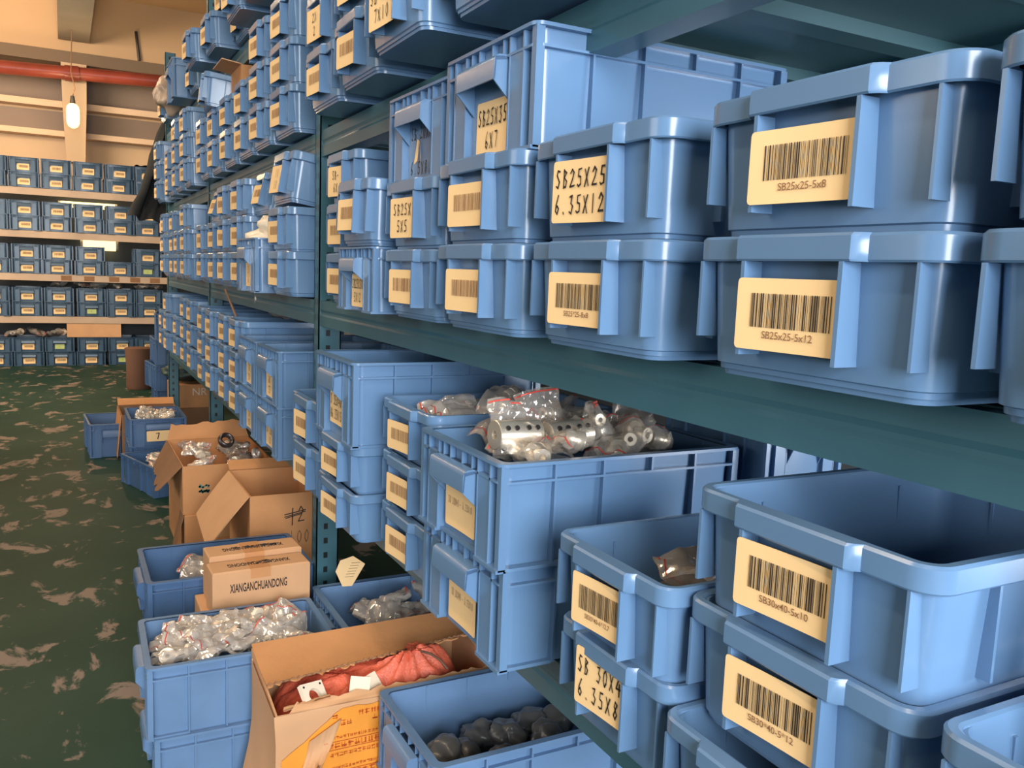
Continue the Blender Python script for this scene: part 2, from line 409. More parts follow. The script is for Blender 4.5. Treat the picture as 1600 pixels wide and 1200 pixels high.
BAR = [barcode_mesh(k, 0.098, 0.034, 'ink') for k in range(5)]
BARF = [barcode_mesh(k + 9, 0.092, 0.028, 'ink_brown') for k in range(4)]
# reading frame of a card on a bin front: text x -> -Y, text y -> +Z, faces -X
FRONT = Matrix(((0, 0, -1), (-1, 0, 0), (0, 1, 0))).to_euler()

# ------------------------------------------------------------------ bins
def rrect(x0, x1, y0, y1, r, z, seg=5):
    pts = []
    for cx, cy, a0 in ((x1 - r, y1 - r, 0), (x0 + r, y1 - r, PI / 2), (x0 + r, y0 + r, PI), (x1 - r, y0 + r, 1.5 * PI)):
        for k in range(seg + 1):
            a = a0 + PI / 2 * k / seg
            pts.append((cx + r * math.cos(a), cy + r * math.sin(a), z))
    return pts
BW, BL, BH = 0.316, 0.45, 0.149       # stacking bin, over the rim
HOOD = 0.082
def bin_outline(off, z, bump):
    """plan outline of the rim; off = inset from the outer rim line, bump = how far the middle of the front stands out"""
    r = max(0.006, 0.030 - off); x0, x1, y0, y1 = off, BL - off, -BW / 2 + off, BW / 2 - off
    pts = []
    seg = 6
    def arc(cx, cy, a0):
        return [(cx + r * math.cos(a0 + PI / 2 * k / seg), cy + r * math.sin(a0 + PI / 2 * k / seg), z) for k in range(seg + 1)]
    pts += arc(x1 - r, y1 - r, 0) + arc(x0 + r, y1 - r, PI / 2)
    for yy, bb in ((HOOD, 0), (HOOD - .004, .55), (HOOD - .010, 1), (0, 1), (-HOOD + .010, 1), (-HOOD + .004, .55), (-HOOD, 0)):
        pts.append((x0 - bump * bb, yy, z))
    pts += arc(x0 + r, y0 + r, PI) + arc(x1 - r, y0 + r, 1.5 * PI)
    return pts
def make_bin_meshes(mat):
    b = MB()
    o = 0.011; t = 0.0035; tp = 0.0075
    H0 = BH - 0.004
    body = [rrect(o + tp + .007, BL - o - tp - .007, -BW / 2 + o + tp + .007, BW / 2 - o - tp - .007, .022, 0),
            rrect(o + tp + .006, BL - o - tp - .006, -BW / 2 + o + tp + .006, BW / 2 - o - tp - .006, .022, .010),
            rrect(o + tp, BL - o - tp, -BW / 2 + o + tp, BW / 2 - o - tp, .024, .013),
            rrect(o, BL - o, -BW / 2 + o, BW / 2 - o, .028, H0),
            rrect(o + t, BL - o - t, -BW / 2 + o + t, BW / 2 - o - t, .026, H0),
            rrect(o + tp + t, BL - o - tp - t, -BW / 2 + o + tp + t, BW / 2 - o - tp - t, .022, .006)]
    b.loft(body, True, True, True)
    zt = BH - 0.026
    # fins on the front: two hold the card, one at each corner; fins on the sides and back
    for y in (0.0625, -0.0625):
        b.box(-.011, o + tp, y - .0025, y + .0025, .027, zt)
    b.box(.002, o + tp + .01, BW / 2 - .018, BW / 2 - .014, .040, zt)
    b.box(.002, o + tp + .01, -BW / 2 + .024, -BW / 2 + .0275, .030, zt)
    for y in (0.0625, -0.0625): b.box(BL - o - tp, BL - .002, y - .002, y + .002, .03, zt)
    for x in (.10, .35):
        for s in (1, -1):
            ya, yb = sorted((s * (BW / 2 - o - tp), s * (BW / 2 - .003))); b.box(x - .002, x + .002, ya, yb, .03, zt)
    rim = MB(); bp = 0.012
    rim.loft([bin_outline(o + .001, zt + .004, 0), bin_outline(.0015, zt, bp), bin_outline(0, zt + .002, bp), bin_outline(0, BH - .003, bp), bin_outline(.003, BH, bp), bin_outline(.011, BH, 0), bin_outline(.0145, BH - .002, 0), bin_outline(.015, BH - .010, 0)], True)
    return b.mesh('body', mat), rim.mesh('rim', mat, 28)
BIN = {k: make_bin_meshes(k) for k in ('blue', 'blue_dusty', 'blue_dark')}
CARDW, CARDH = 0.124, 0.072
def card_mesh(w, h, mat, curl=0.0012, r=0.004):
    us = [-w / 2, -w / 2 + r * .3, -w / 2 + r] + [-w / 2 + r + (w - 2 * r) * i / 6 for i in range(1, 6)] + [w / 2 - r, w / 2 - r * .3, w / 2]
    ins = [r, r * .3, 0] + [0] * 5 + [0, r * .3, r]; n = len(us) - 1
    mb = MB(); fr = []; bk = []
    for u, q in zip(us, ins):
        d = curl * (1 - math.cos(PI * u / w))
        fr.append((u, -h / 2 + q, d)); bk.append((u, h / 2 - q, d))
    vs = fr + bk + [(a, b, c - .0006) for a, b, c in fr] + [(a, b, c - .0006) for a, b, c in bk]; k = n + 1; fs = []
    for i in range(n):
        fs += [(i, i + 1, k + i + 1, k + i), (2 * k + i, 3 * k + i, 3 * k + i + 1, 2 * k + i + 1), (i, 2 * k + i, 2 * k + i + 1, i + 1), (k + i, k + i + 1, 3 * k + i + 1, 3 * k + i)]
    fs += [(0, k, 3 * k, 2 * k), (n, 2 * k + n, 3 * k + n, k + n)]
    mb.add(vs, fs); return mb.mesh('label_card', mat, 60)
CARD = card_mesh(CARDW, CARDH, 'label')
CARDG = card_mesh(.10, CARDH * .8, 'label_green')
_hand = {}
def hand_cached(lines, h, w, mat='ink', seed=1, th=.085):
    k = (tuple(lines), h, w, mat, seed)
    if k not in _hand: _hand[k] = hand_mesh(lines, h, w, mat, th, seed)
    return _hand[k]
def put_card(root, x, y, z, w, h, spec, rnd, sx=1.0, far=False):
    """spec: 'bar:TEXT', 'bar', 'hand:A|B', 'faint:A', 'plain', 'green'"""
    base = CARDG if spec == 'green' else CARD
    c = link('label_card', base, root, (x, y, z)); c.rotation_euler = FRONT
    c.scale = (w / CARDW, h / CARDH, 1)
    if rnd.random() < .35: c.rotation_euler.rotate_axis('Z', rnd.uniform(-.02, .02))
    k, _, t = spec.partition(':')
    if k == 'bar':
        me = BAR[rnd.randrange(5)] if t else BARF[rnd.randrange(4)]
        bo = link('barcode', me, c, (0.006, .004, .0016))
        if t:
            tx = link('lettering', text_mesh(t, 'ink_brown'), c, (0.004, -.0205, .0016))
            s = min(.0105, .070 / (len(t) * .52)); tx.scale = (s, s, s)
    elif k == 'hand':
        link('lettering', hand_cached(t.split('|'), .060, .112, 'ink', len(t) + 3, .07), c, (.002, 0, .0016))
    elif k == 'faint':
        link('lettering', hand_cached(t.split('|'), .030, .10, 'ink_grey', len(t), .06), c, (.002, .004, .0016))
    elif k == 'green':
        link('lettering', hand_cached(['1', ], .03, .03, 'ink', 2), c, (0, 0, .0016))
    return c
GROUP_BIN = 'blue stacking bins on the long rack'
def stack_bin(loc, label, spec='bar', rot=(0, 0, 0), scale=(1, 1, 1), mat='blue', group=GROUP_BIN, seed=0, cz=0.0):
    rnd = random.Random(hash_(loc) + seed)
    root = thing('storage_bin', label, 'bin', loc, rot, group); root.scale = scale
    b, r = BIN[mat]
    link('body', b, root); link('rim', r, root)
    if spec: c = put_card(root, -.0078, .0022, .034 + CARDH / 2 + cz, CARDW, .084 if spec.startswith('hand') else CARDH, spec, rnd)
    if spec: c.rotation_euler.rotate_axis('Y', .085)
    return root
def hash_(loc):
    return int(abs(loc[0]) * 977 + abs(loc[1]) * 7919 + abs(loc[2]) * 613) + 1

# crate with a thin flange rim, ribbed sides and a box handle at each end
CW, CL, CH = 0.348, 0.50, 0.180
def make_crate_meshes(mat):
    b = MB(); o = .013; t = .004; tp = .006
    b.loft([rrect(o + tp, CL - o - tp, -CW / 2 + o + tp, CW / 2 - o - tp, .016, 0), rrect(o, CL - o, -CW / 2 + o, CW / 2 - o, .018, CH - .003),
            rrect(o + t, CL - o - t, -CW / 2 + o + t, CW / 2 - o - t, .014, CH - .003), rrect(o + tp + t, CL - o - tp - t, -CW / 2 + o + tp + t, CW / 2 - o - tp - t, .012, .006)], True, True, True)
    def flange(z0, z1, out, inn=.016):
        b.loft([rrect(inn, CL - inn, -CW / 2 + inn, CW / 2 - inn, .014, z0), rrect(out, CL - out, -CW / 2 + out, CW / 2 - out, .018, z0),
                rrect(out, CL - out, -CW / 2 + out, CW / 2 - out, .018, z1), rrect(inn, CL - inn, -CW / 2 + inn, CW / 2 - inn, .014, z1)], True)
    flange(CH - .0055, CH, 0)
    flange(CH - .034, CH - .030, .003)
    # ribs on the long sides
    for s in (1, -1):
        for x, zz in ((.105, 0), (.20, 0), (.30, CH - .034), (.395, 0)):
            ya, yb = sorted((s * (CW / 2 - o - tp), s * (CW / 2 - .004))); b.box(x - .002, x + .002, ya, yb, zz + .004, CH - .004)
        ya, yb = sorted((s * (CW / 2 - o - tp), s * (CW / 2 - .009)))
        b.box(.012, .105, ya, yb, 0, .006); b.box(.395, .488, ya, yb, 0, .006)
    # channels and foot lips on the short ends
    for e in (0, 1):
        def X(a): return a if e == 0 else CL - a
        for s in (1, -1):
            for y0, y1 in ((.082, .086), (.128, .132)):
                ya, yb = sorted((s * y0, s * y1)); xa, xb = sorted((X(.003), X(o + tp))); b.box(xa, xb, ya, yb, .004, CH - .006)
            ya, yb = sorted((s * .156, s * (CW / 2 - .004))); xa, xb = sorted((X(.004), X(.018))); b.box(xa, xb, ya, yb, .003, CH - .004)
            ya, yb = sorted((s * .086, s * .128)); xa, xb = sorted((X(.004), X(.008))); b.box(xa, xb, ya, yb, .004, CH - .034)
            ya, yb = sorted((s * .084, s * .170)); xa, xb = sorted((X(.000), X(o + tp))); b.box(xa, xb, ya, yb, 0, .006)
        for y in (-.06, -.02, .03, .06): xa, xb = sorted((X(.003), X(o))); b.box(xa, xb, y - .0015, y + .0015, CH - .032, CH - .005)
    hs = []
    for e in (0, 1):
        h = MB()
        def X(a): return a if e == 0 else CL - a
        yh = .074; zt, zb = CH - .030, CH - .068
        # rounded front lip, top and a sloping gusset on each side
        pr = [(X(o), zt), (X(-.010), zt), (X(-.016), zt - .004), (X(-.018), zt - .010), (X(-.019), zb), (X(-.016), zb), (X(-.014), zt - .010), (X(o), zt - .005)]
        h.prism(pr, -yh, yh)
        for s in (1, -1):
            ya, yb = sorted((s * (yh - .003), s * yh))
            h.prism([(X(o + .003), zt), (X(-.016), zt - .004), (X(-.019), zb), (X(o + .004), zb - .036)], ya, yb)
        hs.append(h.mesh('handle', mat, 40))
    return b.mesh('body', mat), hs
CRATE = {k: make_crate_meshes(k) for k in ('blue', 'blue_dusty', 'blue_dark', 'blue_far_shaded')}
GROUP_CR = 'blue ribbed crates with box handles'
def crate(loc, label, spec=None, rot=(0, 0, 0), scale=(1, 1, 1), mat='blue', group=GROUP_CR, cw=.105, chh=.080, cz=.058, cy=0.0):
    rnd = random.Random(hash_(loc))
    root = thing('storage_crate', label, 'crate', loc, rot, group); root.scale = scale
    b, h = CRATE[mat]
    link('body', b, root); [link('handle', q, root) for q in h]
    if spec: put_card(root, .0125, cy, cz, cw, chh, spec, rnd)
    return root

ORD = ('first', 'second', 'third', 'fourth', 'fifth', 'sixth', 'seventh', 'eighth')
SHELF = {L1: 'knee-high shelf', L2: 'waist-high shelf', L3: 'head-high shelf', L4: 'topmost shelf'}
BAY = ('near bay', 'middle bay', 'far bay')
def tier(k, n):
    if n == 1: return 'single'
    if n == 2: return ('lower', 'upper')[k]
    if n == 3: return ('bottom', 'middle', 'top')[k]
    return ('bottom', 'second', 'third', 'top')[k]
def kindof(spec):
    if spec is None: return 'without a card'
    k, _, t = spec.partition(':')
    if k == 'bar' and t: return 'with card ' + t
    if k == 'bar': return 'with barcode card'
    if k == 'hand': return 'with handwritten card'
    return 'with card'
def column(bay, shelf, idx, ynear, yfar, x, specs, pitch=.145, hs=1.0, mat='blue', dx=(), ws=None):
    """a column of stacked bins, bottom first"""
    n = len(specs); yc = (ynear + yfar) / 2; w = (yfar - ynear) / BW
    for k, sp in enumerate(specs):
        d = dx[k] if k < len(dx) else (0, 0, 0)
        lab = '%s blue bin %s, %s column from near end, %s, %s' % (tier(k, n), kindof(sp), ORD[idx], SHELF[shelf], BAY[bay])
        stack_bin((x + d[0], yc + d[1], shelf + .001 + pitch * k), lab, sp, (0, 0, d[2]), (1, w, hs), mat)

# ---- near bay, waist-high shelf
column(0, L2, 0, .115, .437, .63, ['bar', 'bar'])
column(0, L2, 1, .452, .768, .63, ['bar:SB25x25-5x12', 'bar:SB25x25-5x8'], dx=((0, 0, 0), (.004, 0, .012)))
column(0, L2, 2, .828, 1.150, .625, ['bar:SB25*25-8x8', 'hand:SB25X25|6.35X12'])
column(0, L2, 3, 1.180, 1.505, .618, ['bar', 'bar'])
column(0, L2, 4, 1.525, 1.825, .628, ['bar', 'hand:SB25X|5X5'], hs=.96, pitch=.140)
crate((.637, 1.345, L2 + .2935), 'large blue crate marked SB25X35 6X7 on the upper bins of the waist-high shelf', 'hand:SB25X35|6X7', scale=(1.04, 1.0, 1.05), cw=.122, chh=.088, cy=-.012, cz=.050)
c = crate((.640, 1.672, L2 + .284), 'blue crate with torn card and inked plastic, left of the SB25X35 crate', None, rot=(0, 0, .02), scale=(1, .93, 1.0))
link('lettering', hand_cached(['SB 20X', '', '6.5X8'], .105, .10, 'ink', 5), c, (.0120, 0, .062)).rotation_euler = FRONT
m = MB(); m.add([(0, -.010, .074), (0, -.002, .078), (0, .016, .028), (0, -.004, .034), (0, -.008, .05)], [(0, 1, 4), (1, 2, 3, 4)][:1] + [(4, 1, 3), (1, 2, 3)])
m.add([(0, -.012, .075), (0, -.015, .07), (0, -.026, .022), (0, -.024, .04)], [(0, 1, 2, 3)])
o = m.build('torn_paper', 'label', c, None); o.location = (.0118, .018, .008); 
crate((.612, 1.985, L2 + .001), 'short blue crate marked SB25X30 below a bin, left part of the near waist-high shelf', 'hand:SB25X30|5X12', scale=(1, .80, .84), cw=.115, chh=.092, cz=.058)
stack_bin((.600, 1.985, L2 + .156), 'blue bin with barcode card standing on the short SB25X30 crate', 'bar', (0, .035, 0), (1, .84, 1.0))
column(0, L2, 6, 2.135, 2.42, .66, ['bar', 'bar', 'hand:SB-|6X'], hs=.93, pitch=.132)

# ---- near bay, knee-high shelf
column(0, L1, 0, .118, .435, .645, ['bar', 'bar'], pitch=.135)
stack_bin((.632, .617, L1 + .001), 'bottom blue bin pushed out under the SB30*40-5*12 bin at lower right', 'bar', (0, 0, 0), (1, 1.03, .87))
stack_bin((.662, .620, L1 + .122), 'blue bin with card reading SB30*40-5*12 in the middle of the near right stack', 'bar:SB30*40-5*12', (0, 0, 0), (1, 1.03, 1.02), cz=.010)
stack_bin((.660, .614, L1 + .258), 'open empty blue bin with card reading SB30x40-5x10 on top of the near right stack', 'bar:SB30x40-5x10', (0, 0, 0), (1, 1.03, 1.03), cz=.010)
stack_bin((.648, .915, L1 + .001), 'blue bin with handwritten card 6.35X8 on the shelf edge at lower right', 'hand:SB 30X4|6.35X8', (0, 0, 0), (1, .85, 1), cz=.022)
stack_bin((.636, .915, L1 + .130), 'open blue bin with card reading SB30*40-6*12.7 and smoky bags inside', 'bar:SB30*40-6*12.7', (0, 0, 0), (1, .85, 1), cz=.010)
crate((.612, 1.338, L1 + .001), 'lower blue crate with faint handwriting under the crate of bagged couplings', 'faint:SB 30X40 - 6.35X10', rot=(0, 0, 0), cw=.115, chh=.095, cz=.062)
crate((.602, 1.338, L1 + .173), 'blue crate heaped with bagged metal couplings on the knee-high shelf', 'faint:SB 30X40 - 6.35X10', rot=(0, 0, 0), cw=.125, chh=.088, cz=.066)
column(0, L1, 3, 1.535, 1.835, .635, ['bar', 'bar', 'bar'], hs=.86, pitch=.119)
column(0, L1, 4, 1.875, 2.195, .585, ['bar', 'bar'], hs=.82, pitch=.115)
crate((.578, 2.035, L1 + .236), 'blue crate with handwritten card S 35X40 on two bins near the first post', 'hand:S 35X40|B6.35X15', scale=(1, .95, 1.12), cw=.11, chh=.075, cz=.066)
column(0, L1, 5, 2.235, 2.55, .60, ['bar', 'bar'], pitch=.135)
crate((1.225, 1.125, L1 + .001), 'narrow blue crate at the back of the shelf behind the coupling crate', None, (0, 0, PI / 2), (.6, .58, 1.25))
crate((1.225, 1.125, L1 + .2235), 'upper narrow blue crate at the back, partly hidden by the green beam', None, (0, 0, PI / 2), (.6, .58, 1.2))

# ---- near bay, head-high shelf
column(0, L3, 1, .78, 1.10, .60, ['bar', 'bar'])
column(0, L3, 2, 1.13, 1.447, .590, ['bar', 'bar'])
column(0, L3, 3, 1.475, 1.785, .560, ['hand:SB 20X|7X10', 'bar'])
column(0, L3, 4, 1.855, 2.170, .605, ['bar', 'bar', 'bar'])
column(0, L3, 5, 2.225, 2.530, .625, ['bar', 'hand:2X|2', 'bar'])

# ---- middle bay
B = 'bar'
crate((.620, 3.005, L1 + .001), 'lower blue crate beside the first post on the knee-high shelf, middle bay', 'hand:S8 35X|D12')
crate((.620, 3.005, L1 + .176), 'upper blue crate beside the first post, knee-high shelf, middle bay', 'hand:6X|35', scale=(1, 1, 1.08))
crate((.620, 3.375, L1 + .001), 'lower blue crate, second from the first post, knee-high shelf, middle bay', 'hand:SB|35')
crate((.620, 3.375, L1 + .176), 'upper blue crate, second from the first post, knee-high shelf, middle bay', 'hand:SB|30', scale=(1, 1, 1.08))
column(1, L1, 2, 3.575, 3.90, .640, [B, B, B], pitch=.135)
column(1, L1, 3, 3.925, 4.245, .650, [B, B, B], pitch=.135)
column(1, L1, 4, 4.27, 4.59, .640, [B, B, B], pitch=.135)
column(1, L1, 5, 4.63, 4.95, .650, [B, B, B], pitch=.135)
column(1, L2, 0, 2.83, 3.15, .650, [B, B])
stack_bin((.645, 2.985, L2 + .315), 'tilted blue bin on top of the stack left of the first post, waist-high shelf', 'hand:11|11', (0, .16, .0), (1, 1, 1.1))
crate((.610, 3.335, L2 + .001), 'blue crate filled with a white bag between bins, waist-high shelf, middle bay', 'hand:5|6', scale=(1, .98, 1.1))
stack_bin((.66, 3.40, L2 + .30), 'blue bin tipped back above the white bag, waist-high shelf, middle bay', B, (0, .22, 0))
column(1, L2, 2, 3.53, 3.85, .640, [B, B, B])
column(1, L2, 3, 3.88, 4.20, .640, [B, B, B])
column(1, L2, 4, 4.235, 4.555, .650, [B, B])
stack_bin((.64, 4.40, L2 + .305), 'leaning blue bin on the fifth column, waist-high shelf, middle bay', B, (0, .30, 0))
column(1, L2, 5, 4.60, 4.92, .645, [B, B])
column(1, L3, 0, 2.83, 3.15, .655, [B, B, B])
column(1, L3, 1, 3.18, 3.50, .650, [B, B, B])
column(1, L3, 2, 3.53, 3.85, .655, [B, B])
column(1, L3, 3, 3.90, 4.22, .655, [B, B])
column(1, L3, 4, 4.27, 4.59, .655, [B, B])
column(1, L3, 5, 4.63, 4.95, .650, [B, B])
stack_bin((.600, 4.43, L3 + .300), 'tilted blue bin on the fifth stack of the head-high shelf, middle bay', B, (0, .12, -.12), (1, 1, 1.0))
column(1, L4, 2, 3.14, 3.46, .600, [B, B])
column(1, L4, 3, 3.49, 3.81, .60, [B])
column(1, L4, 4, 3.83, 4.13, .69, [B, B])
column(1, L4, 5, 4.15, 4.46, .61, [B, B], dx=((0, 0, 0), (.055, -.06, 0)))
column(1, L4, 6, 4.50, 4.81, .57, [B])
crate((.60, 5.72, L4 + .001), 'pale blue crate on the topmost shelf of the far bay', None, scale=(.8, .95, 1.25))
stack_bin((.63, 6.55, L4 + .001), 'last blue bin on the topmost shelf of the far bay', B)
stack_bin((.56, 3.65, L4 + .147), 'blue bin jutting out on the second layer of the topmost shelf, middle bay', B)

# ---- far bay
rnd = random.Random(5)
FAR = {L1: (3, 3, 2, 3, 2), L2: (3, 2, 3, 3, 3), L3: (3, 3, 2, 2, 3), L4: (1,)}
for sh, ns in FAR.items():
    for i, n in enumerate(ns):
        y = 5.16 + i * .405 + rnd.uniform(0, .03)
        column(2, sh, i, y, y + .33, .655 + rnd.uniform(-.03, .02), [B] * n, pitch=.140, mat='blue')

# ------------------------------------------------------------------ far shelf
FZ = (0.0, 0.63, 1.161, 1.691, 2.213)
FY = 12.27
fr = thing('shelving_rack', 'beige shelf rack at the end of the aisle, filled with blue crates', 'rack', (-1.0, FY, 0))
for x in (-3.2, -0.93, 1.32):
    for y in (FY + .03, FY + .48):
        m = MB(); m.box(x - .02, x + .02, y, y + .04, 0, 2.28); o = m.build('post', 'far_rack', fr, None); o.location = (1.0, -FY, 0)
for k, z in enumerate(FZ[1:]):
    m = MB(); m.box(-3.3, 1.36, FY + .0, FY + .55, z - .03, z - .003); m.box(-3.3, 1.36, FY - .01, FY + .02, z - .088, z - .003)
    o = m.build('shelf_board', 'far_rack', fr, None); o.location = (1.0, -FY, 0)
    if k == 1:
        for x in (-.02, .24, .53, .78, 1.02):
            m = MB(); m.box(x, x + .12, FY - .0115, FY - .0105, z - .078, z - .015); q = m.build('shelf_tag', 'card_dark', fr, None); q.location = (1.0, -FY, 0)
SH5 = ('floor level', 'second shelf', 'third shelf', 'fourth shelf', 'highest shelf')
rnd = random.Random(11)
FX = (-.92, -.573, -.225, .130, .492, .845, 1.165)
for li, z in enumerate(FZ):
    for ci in range(len(FX) - 1):
        for k in (0, 1):
            x = (FX[ci] + FX[ci + 1]) / 2 + rnd.uniform(-.01, .01)
            if li == 2 and ci == 4 and k == 1: continue
            sp = 'green' if (li, ci, k) in ((2, 5, 0), (1, 3, 0), (0, 2, 1), (0, 4, 0)) else 'bar'
            lab = '%s blue crate%s, %s from left, %s of the far rack' % (('lower', 'upper')[k], ' with green card' if sp == 'green' else '', ORD[ci], SH5[li])
            if li == 0 and ci == 1 and k == 1: pass
            crate((x, FY - .02 + rnd.uniform(-.02, .02), z + .001 + k * .179), lab, sp, (0, 0, PI / 2), (.98, .98, 1), 'blue_far_shaded', 'blue crates on the far rack', cw=.135, chh=.075, cz=.065)

# ------------------------------------------------------------------ bags and couplings
def coupling_mesh(r, l, seed, mat='metal'):
    mb = MB(); n = 18
    def ring(rr, z): return [(rr * math.cos(2 * PI * k / n), rr * math.sin(2 * PI * k / n), z) for k in range(n)]
    mb.loft([ring(r * .4, -l / 2), ring(r * .94, -l / 2), ring(r, -l / 2 + r * .08), ring(r, -l * .08), ring(r * .9, -l * .06), ring(r * .9, l * .06), ring(r, l * .08), ring(r, l / 2 - r * .08), ring(r * .94, l / 2), ring(r * .4, l / 2), ring(r * .4, -l / 2)], True)
    return mb.mesh('coupling', mat, 40)
CPL = [coupling_mesh(.0135, .034, 0), coupling_mesh(.016, .030, 1), coupling_mesh(.011, .045, 2)]
CPLS = [coupling_mesh(.0145, .036, 0, 'metal_shiny'), coupling_mesh(.017, .032, 1, 'metal_shiny'), coupling_mesh(.012, .048, 2, 'metal_shiny')]
def plate_hole_mesh():
    mb = MB(); n = 16
    for z in (-.004, .004): pass
    def ring(rr, z): return [(rr * math.cos(2 * PI * k / n), rr * math.sin(2 * PI * k / n), z) for k in range(n)]
    mb.loft([ring(.006, -.005), ring(.022, -.005), ring(.022, .005), ring(.006, .005), ring(.006, -.005)], True)
    return mb.mesh('washer', 'white', 40)
WASH = plate_hole_mesh()
def bag_mesh(seed, w, h, t, mat, crinkle=.010):
    mb = MB(); n = 16; rnd = random.Random(seed); off = Vector((rnd.uniform(0, 50), rnd.uniform(0, 50), 0))
    def pt(i, j, s):
        u = -1 + 2 * i / n; v = -1 + 2 * j / n
        prof = max(0, (1 - u ** 4) * (1 - abs(v + .15) ** 3 / 1.5)) ** .6 if abs(u) < 1 else 0
        prof = max(prof, 0)
        nz = noise.noise(Vector((u * 2.6, v * 2.6, s * 3.1)) + off) + .6 * abs(noise.noise(Vector((u * 6, v * 6, s * 7)) + off))
        fold = .5 * noise.noise(Vector((u * 1.4, v * 1.4, 9)) + off) * t * (1.2 if v > .6 else .4)
        return (u * w / 2 * (1 - .10 * abs(v) + .06 * noise.noise(Vector((v * 3, 2, 0)) + off)), v * h / 2 * (1 - .08 * u * u), s * prof * t * .5 + nz * crinkle * (1 if prof > .1 else .6) + fold)
    k = n + 1
    vs = [pt(i, j, 1) for j in range(k) for i in range(k)] + [pt(i, j, -1) for j in range(k) for i in range(k)]
    fs = []
    for j in range(n):
        for i in range(n):
            a = j * k + i; fs += [(a, a + 1, a + k + 1, a + k), (k * k + a, k * k + a + k, k * k + a + k + 1, k * k + a + 1)]
    mb.add(vs, fs)
    zz = MB()
    for j, th in ((n - 1, .0016),):
        z0 = [Vector(vs[j * k + i]) + Vector((0, 0, .0012)) for i in range(k)]
        zz.loft([[p + Vector((0, th, 0)) for p in z0], [p - Vector((0, th, 0)) for p in z0]], False)
    return mb.mesh('film', mat, 50), zz.mesh('zip_seal', 'zip', None)
BAGS = [bag_mesh(s, .105, .13, .034, 'film') for s in range(6)]
BAGS_CL = [bag_mesh(s + 40, .105, .13, .036, 'film_clear', .013) for s in range(5)]
BAGS_SM = [bag_mesh(s + 20, .10, .12, .034, 'film_smoky') for s in range(3)]
def bag(loc, rot, label, group, i, rnd, items=3, bags=BAGS, scale=1.0, washer=.15):
    root = thing('parts_bag', label, 'bag', loc, rot, group); root.scale = (scale,) * 3
    f, z = bags[i % len(bags)]
    link('film', f, root); link('zip_seal', z, root)
    for k in range(items):
        me = WASH if rnd.random() < washer else (CPLS if bags is BAGS_CL else CPL)[rnd.randrange(3)]
        c = link('washer' if me is WASH else 'coupling', me, root, (rnd.uniform(-.030, .030), rnd.uniform(-.045, .030), rnd.uniform(-.004, .006)))
        c.rotation_euler = (PI / 2 + rnd.uniform(-.4, .4), rnd.uniform(-.3, .3), rnd.uniform(0, PI))
    return root
def heap(cx, cy, hx, hy, z, n, label, group, seed, bags=BAGS, items=3, peak=.03, tilt=.5, scale=1.0, washer=.15):
    rnd = random.Random(seed)
    cols = max(1, int(round(math.sqrt(n * hx / hy)))); rows = max(1, int(math.ceil(n / cols)))
    k = 0
    for r in range(rows):
        for c in range(cols):
            if k >= n: return
            u = (c + .5) / cols * 2 - 1 + rnd.uniform(-.12, .12); v = (r + .5) / rows * 2 - 1 + rnd.uniform(-.12, .12)
            u *= 1 - .055 / hx; v *= 1 - .055 / hy
            bag((cx + u * hx, cy + v * hy, z + peak * (1 - max(abs(u), abs(v)) ** 2) + rnd.uniform(-.012, .016)),
                (rnd.uniform(-tilt, tilt), rnd.uniform(-tilt, tilt), rnd.uniform(0, 6.28)), label, group, k, rnd, items, bags, scale, washer)
            k += 1

# crate of couplings on the knee-high shelf
heap(.85, 1.338, .215, .140, L1 + .173 + .150, 12, 'zip bag of shiny couplings heaped in the knee-high shelf crate', 'bags of couplings in the knee-high crate', 3, BAGS_CL, items=4, peak=.035, tilt=.45, scale=1.05, washer=0)
# big bag on top with the long slotted couplings
def clamp_coupling(loc, rot, label):
    t = thing('clamp_coupling', label, 'coupling', loc, rot, 'large clamp couplings on the knee-high crate')
    mb = MB(); n = 24
    def ring(rr, x): return [(x, rr * math.cos(2 * PI * k / n), rr * math.sin(2 * PI * k / n)) for k in range(n)]
    R = .026; Ls = .088
    mb.loft([ring(.008, -Ls / 2), ring(R - .001, -Ls / 2), ring(R, -Ls / 2 + .001), ring(R, Ls / 2 - .001), ring(R - .001, Ls / 2), ring(.008, Ls / 2), ring(.008, -Ls / 2)], True)
    mb.build('sleeve', 'metal_shiny', t)
    for sgn in (1, -1):
        for x in (-.03, -.012, .012, .03):
            s = MB(); s.tube([(x, -R * .55, sgn * R * .55), (x, -R * .80, sgn * R * .80)], .0046, 10); s.build('screw', 'steel', t)
    return t
clamp_coupling((.700, 1.30, L1 + .173 + .200), (.2, .03, .05), 'left polished clamp coupling with screw holes on the crate heap')
clamp_coupling((.800, 1.29, L1 + .173 + .196), (.1, -.03, .03), 'right polished clamp coupling beside a red zip seal on the heap')
rnd = random.Random(12)
for k, (x, y, dz, rx, ry, rz) in enumerate(((.70, 1.33, .205, 1.2, .2, .3), (.79, 1.37, .215, 1.3, -.2, -.2), (.875, 1.30, .200, 1.15, .1, 1.2), (.95, 1.30, .185, .5, .2, .1), (1.0, 1.36, .195, .9, 0, -.3))):
    bag((x, y, L1 + .173 + dz), (rx, ry, rz), 'zip bag of shiny couplings heaped in the knee-high shelf crate', 'bags of couplings in the knee-high crate', k, rnd, 2, BAGS_CL, .85, 0)
# bags in the bins behind and beside
heap(.86, 1.685, .20, .12, L1 + .238 + .085, 5, 'pale bag of parts inside the bin behind the coupling crate', 'bags in the bin behind the coupling crate', 8, items=2, tilt=.4)
heap(.86, .898, .17, .095, L1 + .136 + .075, 5, 'smoky bag inside the open SB30*40-6*12.7 bin', 'smoky bags in the open bin', 9, bags=BAGS_SM, items=2, tilt=.7, peak=.02)

